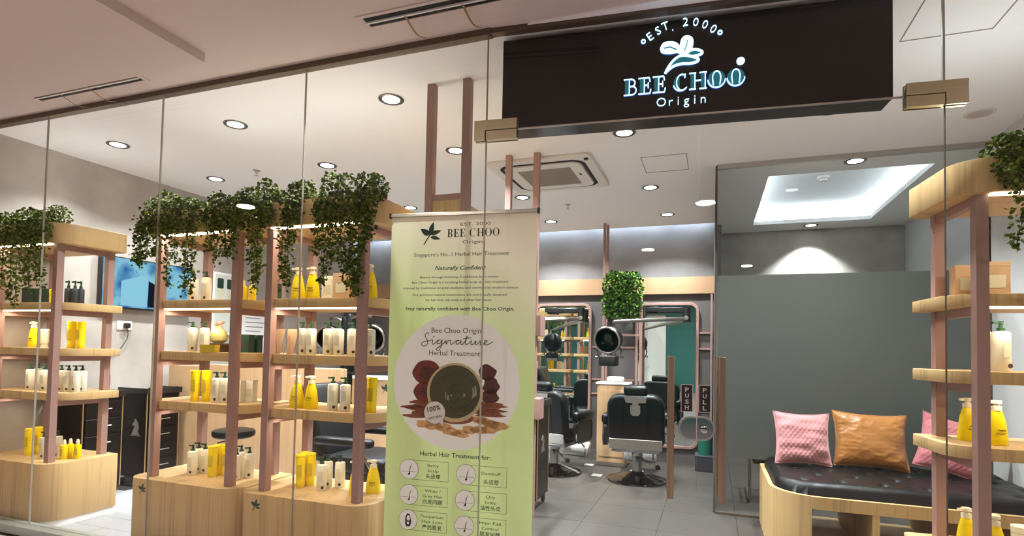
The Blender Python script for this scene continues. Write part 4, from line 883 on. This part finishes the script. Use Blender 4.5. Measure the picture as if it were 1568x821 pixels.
barber_chair((-1.72,6.32,0), R(-14), 'black barber chair half hidden behind the pink pole and black trolley')
# ------------------------------------------------------------------ hood steamers
def hood(t, c, yawd, r=.155):
    mm = Matrix.Translation(c) @ Matrix.Rotation(R(yawd),4,'Z')
    h = obj('hood', G().lathe([(r*.2,.11),(r*.75,.085),(r*.98,.03),(r,-.02),(r*.97,-.06),(r*.86,-.06),(r*.88,-.02),(r*.83,.02),(r*.6,.06),(0,.08)],28).xf(mm @ Matrix.Rotation(R(78),4,'X')), 'gloss', t)
    obj('hood_rim', G().tube([(r*.93*math.cos(a),r*.93*math.sin(a),-.062) for a in [2*PI*k/28 for k in range(28)]],.012,6,closed=True).xf(mm @ Matrix.Rotation(R(78),4,'X')), 'satin', h)
    jt = G()
    for a in (-.05,.05): jt.lathe([(0,-.06),(.014,-.058),(.014,-.05),(0,-.048)],10,(a,-.03,0))
    obj('vent_nozzle', jt.lathe([(0,-.03),(.045,-.02),(.05,.03),(0,.04)],14,(0,.02,0)).xf(mm @ Matrix.Rotation(R(78),4,'X')), 'blackm', h)
    bx = obj('control_box', roundbox(.20,.12,.12,.02).xf(mm @ Matrix.Translation((0,.0,-.235))), 'blackm', t)
    obj('control_plate', G().box(-.085,-.066,-.295,.085,-.058,-.255).xf(mm), 'satin', bx)
    for a in (-1,1):
        obj('yoke_arm', G().tube(spline([(a*.13,.0,-.05),(a*.145,.0,-.14),(a*.11,.0,-.22)],4),.009).xf(mm), 'chrome', bx)
        obj('yoke_knob', G().lathe([(0,-.012),(.014,-.01),(.014,.01),(0,.012)],10).xf(mm @ Matrix.Translation((a*.15,-.01,-.20)) @ Matrix.Rotation(R(90),4,'Y')), 'chrome', bx)
    g = G()
    for k in range(3): g.tube(spline([(-.04+.04*k,-.05,-.10),(-.05+.045*k,-.07,-.15),(-.03+.035*k,-.05,-.20)],4),.007)
    obj('hose', g.xf(mm), 'chrome', bx)
    obj('neck', G().tube([(0,0,r-.02),(0,0,r+.04)],.022).xf(mm), 'blackm', t)
def wall_steamer(px, label):
    t = thing('hood_steamer', label, 'hair steamer', (px, 7.41, 1.90), 0, 'hood steamers on wall arms')
    obj('wall_bracket', G().box(-.12,-.04,.0,.02,.04,.09), 'blackm', t, bevel=.006)
    obj('upper_arm', G().box(-.13,-.12,.02,.38,-.05,.075), 'blackm', t, bevel=.008)
    el = obj('elbow', G().lathe([(0,-.10),(.05,-.10),(.05,.075),(0,.075)],16,(.37,-.085,0)), 'blackm', t)
    obj('elbow_cap', G().lathe([(.028,0),(.028,.006),(0,.008)],16).xf(Matrix.Translation((.37,-.136,-.06)) @ Matrix.Rotation(R(90),4,'X')), 'satin', el)
    obj('lower_arm', G().tube([(.36,-.09,-.07),(.05,-.5,-.105),(-.36,-1.17,-.165)],[.030,.024,.018],10), 'satin', t)
    hood(t, (-.40,-1.21,-.365), 168)
wall_steamer(-.68, 'black hood steamer on a wall arm above the barber chair near the door')
wall_steamer(-2.02, 'black hood steamer on a wall arm half hidden behind the banner')
def stand_steamer(loc, hx, label):
    t = thing('hood_steamer', label, 'hair steamer', loc, 0, 'hood steamers on stands')
    b = G()
    for k in range(5): b.tube([(0,0,.07),(.28*math.cos(k*2*PI/5),.28*math.sin(k*2*PI/5),.045)],.018)
    obj('star_base', b, 'blackm', t)
    for k in range(5): obj('caster', G().lathe([(0,-.025),(.02,-.02),(.024,0),(.02,.02),(0,.025)],10).xf(Matrix.Translation((.28*math.cos(k*2*PI/5),.28*math.sin(k*2*PI/5),.025)) @ Matrix.Rotation(R(90),4,'X')), 'blackm', t)
    obj('pole', G().lathe([(.035,.06),(.035,1.1),(.05,1.12),(.05,1.72),(.03,1.76),(0,1.76)],16), 'gloss', t)
    obj('arm', G().tube([(0,-.02,1.70),(hx*.5,-.03,1.74),(hx,-.03,1.73)],.017), 'chrome', t)
    hood(t, (hx,-.03,1.50), 200)
stand_steamer((-3.76,5.2,0), .30, 'black hood steamer on a stand right behind the shelf unit beside the banner')
stand_steamer((-4.16,5.65,0), -.20, 'black hood steamer on a stand further left behind the shelf bottles')
# shampoo recliner
t = thing('shampoo_recliner', 'black reclining salon chair low behind the shelf unit beside the banner', 'chair', (-2.74,4.10,0), R(-90))
obj('seat', roundbox(.56,.62,.14,.05,4).xf(Matrix.Translation((0,0,.44))), 'leather', t)
obj('backrest', roundbox(.58,.16,.66,.06,4).xf(Matrix.Translation((0,-.40,.76)) @ Matrix.Rotation(R(22),4,'X')), 'leather', t)
obj('leg_rest', roundbox(.54,.50,.10,.04,4).xf(Matrix.Translation((0,.52,.36)) @ Matrix.Rotation(R(-16),4,'X')), 'leather', t)
obj('skirt', G().box(-.26,-.30,.06,.26,.30,.38), 'blackm', t, bevel=.01)
for a in (-1,1):
    ar = obj('armrest', roundbox(.09,.54,.07,.03).xf(Matrix.Translation((a*.33,-.02,.64))), 'leather', t); obj('arm_support', G().tube([(a*.33,.12,.62),(a*.30,.24,.40)],.013), 'chrome', ar)
obj('foot', roundbox(.40,.40,.06,.02).xf(Matrix.Translation((0,0,.03))), 'blackm', t)
# ------------------------------------------------------------------ stool
t = thing('round_stool', 'round black padded stool in front of the wood panel behind the bottles', 'stool', (-4.14,4.01,0))
obj('seat', G().lathe([(0,.545),(.15,.545),(.178,.560),(.185,.585),(.178,.610),(.14,.622),(0,.625)],36), 'leather', t)
obj('gas_column', G().lathe([(.024,.08),(.024,.38),(.034,.39),(.034,.545),(0,.545)],16), 'chrome', t)
obj('height_lever', G().tube([(.0,0,.53),(-.13,-.06,.49)],.007), 'blackm', t)
for k in range(5):
    a = 2*PI*k/5+.3; lg = obj('leg', G().tube([(0,0,.09),(.24*math.cos(a),.24*math.sin(a),.06)],[.022,.014]), 'chrome', t)
    obj('caster', G().lathe([(0,-.02),(.022,-.016),(.026,0),(.022,.016),(0,.02)],10).xf(Matrix.Translation((.24*math.cos(a),.24*math.sin(a),.026)) @ Matrix.Rotation(R(90),4,'X')), 'blackm', lg)
# ------------------------------------------------------------------ trolleys
def trolley(loc, rz, label, logo_side):
    t = thing('salon_trolley', label, 'trolley', loc, rz, 'black salon trolleys')
    obj('cabinet', G().box(-.17,-.19,.09,.17,.19,.90), 'gloss', t, bevel=.006)
    g = G(); g.box(-.19,-.21,.90,.19,.21,.92).box(-.19,-.21,.92,-.175,.21,.955).box(.175,-.21,.92,.19,.21,.955).box(-.175,-.21,.92,.175,-.195,.955).box(-.175,.195,.92,.175,.21,.955)
    tp = obj('tray_top', g, 'blackm', t)
    rb = G()
    for k in range(12): rb.lathe([(.010,.925),(.010,.96),(0,.965)],6,(-.155+.028*k,-.19,0))
    obj('roller_row', rb, 'blackm', tp)
    for k in range(5):
        d = obj('drawer', G().box(-.155,-.205,.13+.15*k,.155,-.19,.265+.15*k), 'gloss', t, bevel=.004); obj('drawer_pull', G().tube([(-.06,-.213,.20+.15*k),(.06,-.213,.20+.15*k)],.005,6), 'satin', d)
    for a in (-1,1):
        for b in (-1,1): obj('edge_trim', G().box(a*.172-.004,b*.192-.004,.09,a*.172+.004,b*.192+.004,.90), 'gold', t)
    for a in (-1,1):
        for b in (-1,1):
            w_ = obj('caster', G().lathe([(0,-.014),(.03,-.012),(.034,0),(.03,.012),(0,.014)],14).xf(Matrix.Translation((a*.14,b*.16,.036)) @ Matrix.Rotation(R(90),4,'Y')), 'blackm', t)
            obj('caster_fork', G().box(a*.14-.02,b*.16-.012,.05,a*.14+.02,b*.16+.012,.092), 'chrome', w_)
    # printed horse-head style crest as plain shapes
    e = G().plate([(-.055,.0),(.06,.0),(.03,.03),(.045,.07),(.03,.12),(.0,.15),(-.02,.155),(-.015,.135),(-.045,.10),(-.03,.085),(-.01,.09),(-.035,.04)],-.001,.001).plate([(-.07,-.012),(.07,-.012),(.07,-.006),(-.07,-.006)],-.001,.001)
    if logo_side == 'x': mm = Matrix.Translation((.1712,0,.50)) @ Matrix.Rotation(R(90),4,'Z')
    elif logo_side == '-x': mm = Matrix.Translation((-.1712,-.05,.50)) @ Matrix.Rotation(R(-90),4,'Z')
    else: mm = Matrix.Translation((0,-.1915 if logo_side == 'y' else -.2065,.52))
    if logo_side != 'n': obj('crest_print', e.xf(mm), 'satin', t, smooth=0)
trolley((-1.60,4.86,0), R(2), 'black trolley on casters beside the pink pole right of the banner', 'x')
trolley((-5.33,4.09,0), R(90), 'black trolley with white crest on casters behind and between the two left shelf units', '-x')
trolley((-5.32,3.50,0), R(90), 'black trolley against the wall behind the far left shelf unit', 'n')
# ================================================================== LEFT BACK: oak partition, TV, posters
t = thing('oak_partition', 'low oak panelled partition behind the second and third shelf units', 'partition', (-5.42,4.36,0))
obj('skirting', G().box(.0,-.004,0,2.20,.05,.11), 'white', t)
obj('side_panel', G().box(.0,0,.11,.50,.06,1.17), 'panelwood', t, bevel=.003)
obj('main_panel', G().box(.506,-.012,.11,2.20,.06,1.19), 'panelwood', t, bevel=.003)
obj('pull_handle', G().box(.44,-.03,.92,.458,-.001,1.13), 'blackm', t, bevel=.003)
obj('sprig_mark', emblem(1.38,1.03,.15,-.0125,.001), 'ink', t, smooth=0)
t = thing('shampoo_counter', 'low oak counter with a sprig mark behind the edge of the banner', 'counter', (-4.17,6.35,0))
obj('carcass', G().box(-.5,0,.06,.7,.45,.97), 'panelwood', t, bevel=.004); obj('worktop', G().box(-.52,-.02,.97,.72,.47,1.0), 'white', t, bevel=.003); obj('kick_plate', G().box(-.48,.02,0,.68,.43,.06), 'blackm', t); obj('sprig_mark', emblem(.14,.85,.12,-.0005,.001), 'ink', t, smooth=0)
t = thing('television', 'flat television showing blue pictures on the left concrete wall', 'television', (XL+.035,4.14,1.98), R(90))
# local x runs along the wall away from the camera
obj('casing', G().box(-.49,-.03,-.255,.49,.03,.255), 'blackm', t, bevel=.006)
sc_ = obj('screen', G().box(-.478,-.0315,-.235,.478,-.029,.242), 'tv', t)
pn = G().plate([(-.30,-.22),(-.03,-.22),(-.03,.12),(-.30,.02)],-.033,-.0318); obj('picture_panel', pn, 'tvpanel', sc_, smooth=0)
obj('picture_panel', G().plate([(-.02,-.22),(.16,-.22),(.10,.0),(-.02,.05)],-.033,-.0318), 'tvdark', sc_, smooth=0)
obj('wall_mount', G().box(-.2,.028,-.15,.2,.035,.15), 'blackm', t)
t = thing('wall_socket', 'white double wall socket with a black plug below the television', 'socket', (XL,3.93,1.565), R(90))
obj('face_plate', G().box(-.075,-.012,-.043,.075,0,.043), 'offwhite', t, bevel=.003)
obj('plug', roundbox(.055,.04,.05,.01).xf(Matrix.Translation((.01,-.032,0))), 'blackm', t)
obj('lead', G().tube(spline([(.01,-.035,-.02),(.02,-.03,-.12),(-.06,-.02,-.25),(-.2,-.015,-.33),(-.12,-.01,-.5),(-.16,-.012,-.9)],5),.004,6), 'cable', t)
t = thing('wall_poster', 'white framed poster of two bottles on the left wall beyond the television', 'poster', (XL,5.12,1.88), R(90))
obj('frame', G().box(-.17,-.02,-.37,.17,0,.37), 'white', t, bevel=.003); obj('print', G().box(-.145,-.0215,-.345,.145,-.019,.345), 'poster', t)
for a in (-.07,.07):
    b = obj('printed_bottle', G().plate(rrect(a-.045,-.10,a+.045,.18,.02),-.0225,-.0212), 'palegreen', t, smooth=0); obj('printed_cap', G().plate(rrect(a-.045,.18,a+.045,.30,.015),-.0228,-.0212), 'dgreen', b, smooth=0)
t = thing('wall_poster', 'white notice poster on the left wall under the bottle poster', 'poster', (XL,5.62,1.62), R(90))
obj('frame', G().box(-.22,-.018,-.36,.22,0,.30), 'white', t, bevel=.003)
for k in range(9): obj('printed_rule', G().box(-.17,-.0195,.22-.055*k,.17-.05*(k % 3),-.0175,.232-.055*k), 'concrete2', t)
t = thing('wall_sprig', 'large dark green sprig logo on the back wall seen above the shelf bottles', 'logo', (-3.55,7.735,2.55)); obj('leaves', emblem(0,0,.55,0,.01), 'dgreen', t, smooth=0)
# ================================================================== PINK STATION FRAME in the middle
t = thing('station_frame', 'tall dusty pink pole frame from floor to ceiling beside the banner', 'frame', (-1.58,3.15,0))
for x_, y_ in ((-.125,-.0),(.125,0),(-.10,1.375),(.155,1.375)):
    obj('pole', G().box(x_-.025,y_-.025,0,x_+.025,y_+.025,CZ), 'pink', t)
hd = obj('header_beam', G().box(-.10,.03,2.16,.10,1.35,2.33), 'wood', t, bevel=.003); obj('cross_rail', G().box(-.10,-.02,2.33,.10,.02,2.37), 'pink', hd)
obj('header_face', G().box(-.10,-.018,2.10,.10,.018,2.33), 'wood', hd)
obj('far_header', G().box(-.075,1.36,2.10,.13,1.39,2.33), 'wood', hd)
for z_ in (1.52, .82): obj('rail_box', G().box(.13,1.33,z_,.225,1.47,z_+.175), 'pink', t, bevel=.003)
for z_ in (1.60,.90): obj('long_rail', G().box(.105,.02,z_-.03,.145,1.36,z_+.03), 'pink', t)
# ================================================================== BACK WALL: mirrors and pink rails
def mirror(x0, x1, label):
    t = thing('wall_mirror', label, 'mirror', ((x0+x1)/2, 7.45, 0), 0, 'tall rounded mirrors on the back wall')
    w_ = (x1-x0)/2
    g = G(); o = rrect(-w_,.19,w_,2.045,.11,8); i = rrect(-w_+.035,.225,w_-.035,2.01,.085,8); n = len(o)
    g.add([(x,-.04,z) for x,z in o]+[(x,-.04,z) for x,z in i]+[(x,-.002,z) for x,z in o]+[(x,-.002,z) for x,z in i],
          [(k,(k+1)%n,(k+1)%n+n,k+n) for k in range(n)]+[(k,k+2*n,(k+1)%n+2*n,(k+1)%n) for k in range(n)]+[(k+n,(k+1)%n+n,(k+1)%n+3*n,k+3*n) for k in range(n)])
    obj('frame', g, 'pink', t, bevel=.004); obj('glass', G().plate(i,-.014,-.004), 'mirror', t, smooth=0)
mirror(-2.33,-1.53,'tall rounded mirror with copper pink frame left of the hanging planter')
mirror(-.95,-.16,'tall rounded mirror with copper pink frame behind the barber chair near the door')
t = thing('pole_rack', 'slim pink poles and rails between the two mirrors on the back wall', 'rack', (-1.09,7.3,0))
for x_, y_ in ((-.255,0),(-.235,.12),(.225,0),(.215,.12)): obj('pole', G().box(x_-.016,y_-.016,0,x_+.016,y_+.016,CZ if x_ < 0 else 2.1), 'pink', t)
for z_ in (1.46,1.03,.84): obj('rail', G().box(-.43,.125,z_-.012,.13,.147,z_+.012), 'pink', t)
for z_ in (1.62,.84): obj('front_rail', G().box(-.24,-.012,z_-.015,.21,.012,z_+.015), 'pink', t)
t = thing('pole_rack', 'short pink rails right of the mirror by the frosted partition', 'rack', (-.07,7.43,0))
for z_ in (1.66,1.46,.86,.70): obj('rail', G().box(-.085,-.012,z_-.012,.065,.012,z_+.012), 'pink', t)
obj('pole', G().box(.045,-.03,0,.07,-.013,2.15), 'pink', t)
t = thing('vanity_cabinet', 'slim oak vanity cabinet on white plinth behind the barber chair', 'cabinet', (-1.15,7.02,0))
obj('plinth', G().box(-.17,-.12,0,.17,.14,.05), 'satin', t, bevel=.004); obj('carcass', G().prism(rrect(-.19,-.15,.19,.16,.04),.05,1.0), 'panelwood', t, bevel=.004)
obj('door', G().box(-.15,-.158,.12,.15,-.149,.93), 'panelwood', t, bevel=.002); obj('worktop', G().box(-.20,-.16,1.0,.20,.17,1.02), 'white', t, bevel=.002)
tag(obj('folded_towel', G().box(-.1,-.07,0,.1,.07,.07), 'white2', loc=(-1.13,7.0,1.02), bevel=.02, seg=3), 'folded white towel on the oak vanity cabinet under the steamer', 'towel')
t = thing('green_bin', 'dark green bin on a grey box beside the partition, seen between the door handles', 'bin', (-.075,7.18,.185)); obj('body', G().lathe([(0,0),(.075,0),(.088,.30),(.082,.30),(.07,.01),(0,.01)],20), 'bin', t); obj('rim', G().tube([(.087*math.cos(2*PI*k/20),.087*math.sin(2*PI*k/20),.30) for k in range(20)],.006,6,closed=True), 'bin', t)
t = thing('grey_step_box', 'low charcoal box on the floor under the green bin', 'box', (-.085,7.18,0)); obj('body', G().box(-.10,-.14,0,.10,.14,.17), 'greydark', t, bevel=.006); obj('lid', G().box(-.105,-.145,.17,.105,.145,.185), 'greydark', t, bevel=.003)
for x_, y_, s in ((-1.22,6.33,'small white floor socket cover left of the barber chair base'),(-1.42,6.85,'small white floor socket cover near the back wall')):
    t = thing('floor_socket', s, 'socket', (x_, y_, 0)); obj('cover', G().box(-.055,-.055,0,.055,.055,.006), 'offwhite', t, bevel=.002); obj('flap', G().box(-.04,-.04,.006,.04,.04,.008), 'offwhite', t)
# ================================================================== BENCH AND CUSHIONS
BX0, BX1, BY0, BY1 = .385, 2.0, 4.13, 5.22
t = thing('oak_bench', 'wide oak bench with rounded corner and black tufted leather seat at right', 'bench', (0,0,0))
def outl(x0, y0, x1, y1, r): return rrect(x0,y0,x1,y1,[r,.01,.01,.02],14)
ap = outl(BX0,BY0,BX1,BY1,.30); n_ = len(ap); ip = outl(BX0+.028,BY0+.028,BX1-.005,BY1-.02,.275)
g = G().add([(x,y,.40) for x,y in ap]+[(x,y,.40) for x,y in ip]+[(x,y,.48) for x,y in ap]+[(x,y,.48) for x,y in ip],
  [(k,(k+1)%n_,(k+1)%n_+2*n_,k+2*n_) for k in range(n_)]+[(k+n_,k+3*n_,(k+1)%n_+3*n_,(k+1)%n_+n_) for k in range(n_)]+[(k+2*n_,(k+1)%n_+2*n_,(k+1)%n_+3*n_,k+3*n_) for k in range(n_)]+[(k,k+n_,(k+1)%n_+n_,(k+1)%n_) for k in range(n_)])
obj('apron', g, 'wood', t)
obj('seat_board', G().prism(outl(BX0+.03,BY0+.03,BX1-.006,BY1-.022,.27),.41,.43), 'wood', t)
obj('bottom_board', G().prism(outl(BX0+.03,BY0+.03,BX1-.006,BY1-.022,.27),.06,.09), 'wood', t)
obj('plinth', G().prism(outl(BX0+.06,BY0+.06,BX1-.02,BY1-.04,.24),.0,.06), 'blackm', t)
cp = outl(BX0,BY0,BX1,BY1,.30)[:15]; cp = [(BX0,BY1)]+cp; ci = [(BX0+.028,BY1)]+outl(BX0+.028,BY0+.028,BX1,BY1,.275)[:15]
cp = [q for q in cp if q[0] < BX0+.24]; ci = [q for q in ci if q[0] < BX0+.24]
obj('end_panel', G().prism(cp+ci[::-1],.0,.40), 'wood', t)
for x_ in (.96,1.45,1.93): obj('divider', G().box(x_,BY0+.004,.09,x_+.04,BY1-.03,.41), 'wood', t, bevel=.002)
# tufted seat
nx, ny = 100, 60; g = G(); x0, x1, y0, y1 = BX0+.030, BX1-.008, BY0+.032, BY1-.025
buttons = [(x0+.18+.24*i+(.12 if j % 2 else 0), y0+.17+.2*j) for j in range(5) for i in range(7)]
def inside(x, y):
    dx, dy = x-(x0+.27), y-(y0+.27)
    return .27-math.hypot(dx, dy) if (dx < 0 and dy < 0) else min(x-x0, y-y0, 9)
vv = []
for j in range(ny+1):
    for i in range(nx+1):
        x = x0+(x1-x0)*i/nx; y = y0+(y1-y0)*j/ny
        if inside(x, y) < 0:
            dx, dy = x-(x0+.27), y-(y0+.27); l = math.hypot(dx, dy); x, y = x0+.27+dx*.27/l, y0+.27+dy*.27/l
        e = max(0, min(inside(x, y), x1-x, y1-y)); h = .105*(1-(1-min(1, e/.07))**2.4)**.5
        if h > .06:
            for bx_, by_ in buttons:
                d = math.hypot(x-bx_, y-by_)
                if d < .12: h -= .030*math.exp(-(d/.024)**2)+.010*math.exp(-(d/.06)**2)
            h += .004*noise.noise((x*9, y*9, 0))
        vv.append((x, y, .455+h))
st_ = G().add(vv, [(j*(nx+1)+i, j*(nx+1)+i+1, (j+1)*(nx+1)+i+1, (j+1)*(nx+1)+i) for j in range(ny) for i in range(nx)])
cu = obj('seat_cushion', st_, 'leather', t, smooth=80, label='black tufted leather seat cushion')
bt_ = G().lathe([(0,0),(.011,.0),(.009,.005),(0,.007)],10).mesh('button','leather')
for bx_, by_ in buttons:
    if bx_ < x1-.05 and by_ < y1-.05 and inside(bx_, by_) > .1: put('button', bt_, cu, (bx_, by_, .522))
def cushion(label, loc, rx, ry, rz, w_, h_, th, m, quilt, seed):
    t = thing('cushion', label, 'cushion', loc)
    t.rotation_euler = (rx, ry, rz); rn = random.Random(seed); N = 64
    def shell(sg):
        vs = []
        for j in range(N+1):
            for i in range(N+1):
                u = 2*i/N-1; v = 2*j/N-1
                pin = 1-.10*(1-abs(v)**2.2)*abs(u)**3; pin2 = 1-.10*(1-abs(u)**2.2)*abs(v)**3
                x = u*w_/2*pin; z = v*h_/2*pin2
                b = max(0,(1-abs(u)**2.6))**.62*max(0,(1-abs(v)**2.6))**.62
                y = th/2*b
                if quilt:
                    a1 = (x*.80+z*.6)/.026; a2 = (x*.80-z*.6)/.026
                    q = min(abs(a1-round(a1)), abs(a2-round(a2)))
                    y -= .0048*math.exp(-(q/.16)**2)*min(1, b*2)
                    y += .014*noise.noise((x*8+seed, z*17, sg))*min(1, b*3)
                else:
                    nz = Vector((x*5+seed, z*7, sg*2)); y += (.020*noise.noise(nz)+.012*(1-abs(noise.noise(nz*2.3)))+.007*(1-abs(noise.noise(nz*5))))*min(1, b*2.5)*(.5+.8*(abs(u)**2+abs(v)**2)*.5)
                vs.append((x, -y if sg < 0 else y, z+h_/2))
        return vs
    F = [(j*(N+1)+i, j*(N+1)+i+1, (j+1)*(N+1)+i+1, (j+1)*(N+1)+i) for j in range(N) for i in range(N)]
    obj('front_cover', G().add(shell(-1), F), m, t, smooth=80); obj('back_cover', G().add(shell(1), F), m, t, smooth=80)
    e = []
    for k in range(4*16):
        s, f = divmod(k, 16); f = f/16*2-1
        u, v = ((f,-1),(1,f),(-f,1),(-1,-f))[s]
        pin = 1-.10*(1-abs(v)**2.2)*abs(u)**3; pin2 = 1-.10*(1-abs(u)**2.2)*abs(v)**3
        e.append((u*w_/2*pin, 0, v*h_/2*pin2+h_/2))
    obj('piping', G().tube(e,.006,6,closed=True), m, t)
    return t
cushion('light pink quilted velvet cushion at the left end of the bench', (.66,4.80,.565), R(-14), R(1), R(8), .40,.40,.16,'pinkvelvet',True,2)
cushion('ochre satin cushion in the middle of the bench', (1.12,4.86,.565), R(-16), R(2), R(2), .50,.42,.17,'goldvelvet',False,5)
cushion('dark rose quilted cushion leaning at right, half behind the shelf posts', (1.58,4.80,.575), R(-24), R(15), R(-6), .44,.42,.16,'pinkvelvet2',True,9)
# chair with bent tube frame inside the treatment room, seen through the clear band of the glass
t = thing('tube_frame_chair', 'dark low chair with bent steel tube inside the treatment room', 'chair', (.50,6.0,0))
obj('seat', roundbox(.46,.48,.10,.03).xf(Matrix.Translation((.1,.1,.40))), 'leather', t); obj('backrest', roundbox(.46,.08,.40,.03).xf(Matrix.Translation((.1,.34,.66))), 'leather', t)
for a in (-.16,.36): obj('tube_frame', G().tube(spline([(a,.32,.42),(a,-.14,.44),(a,-.2,.38),(a,-.2,.08),(a,-.14,.02),(a,.34,.02)],5),.014), 'satin', t)
t = thing('treatment_bed', 'black treatment bed deep inside the frosted room', 'bed', (1.35,7.2,0)); obj('mattress', roundbox(.75,1.7,.14,.05).xf(Matrix.Translation((0,0,.55))), 'leather', t); obj('bed_frame', G().box(-.36,-.83,.40,.36,.83,.485), 'blackm', t)
for a in (-.3,.3):
    for b in (-.75,.75): obj('leg', G().box(a-.03,b-.03,0,a+.03,b+.03,.40), 'blackm', t)
bpy.data.objects.remove(_to)
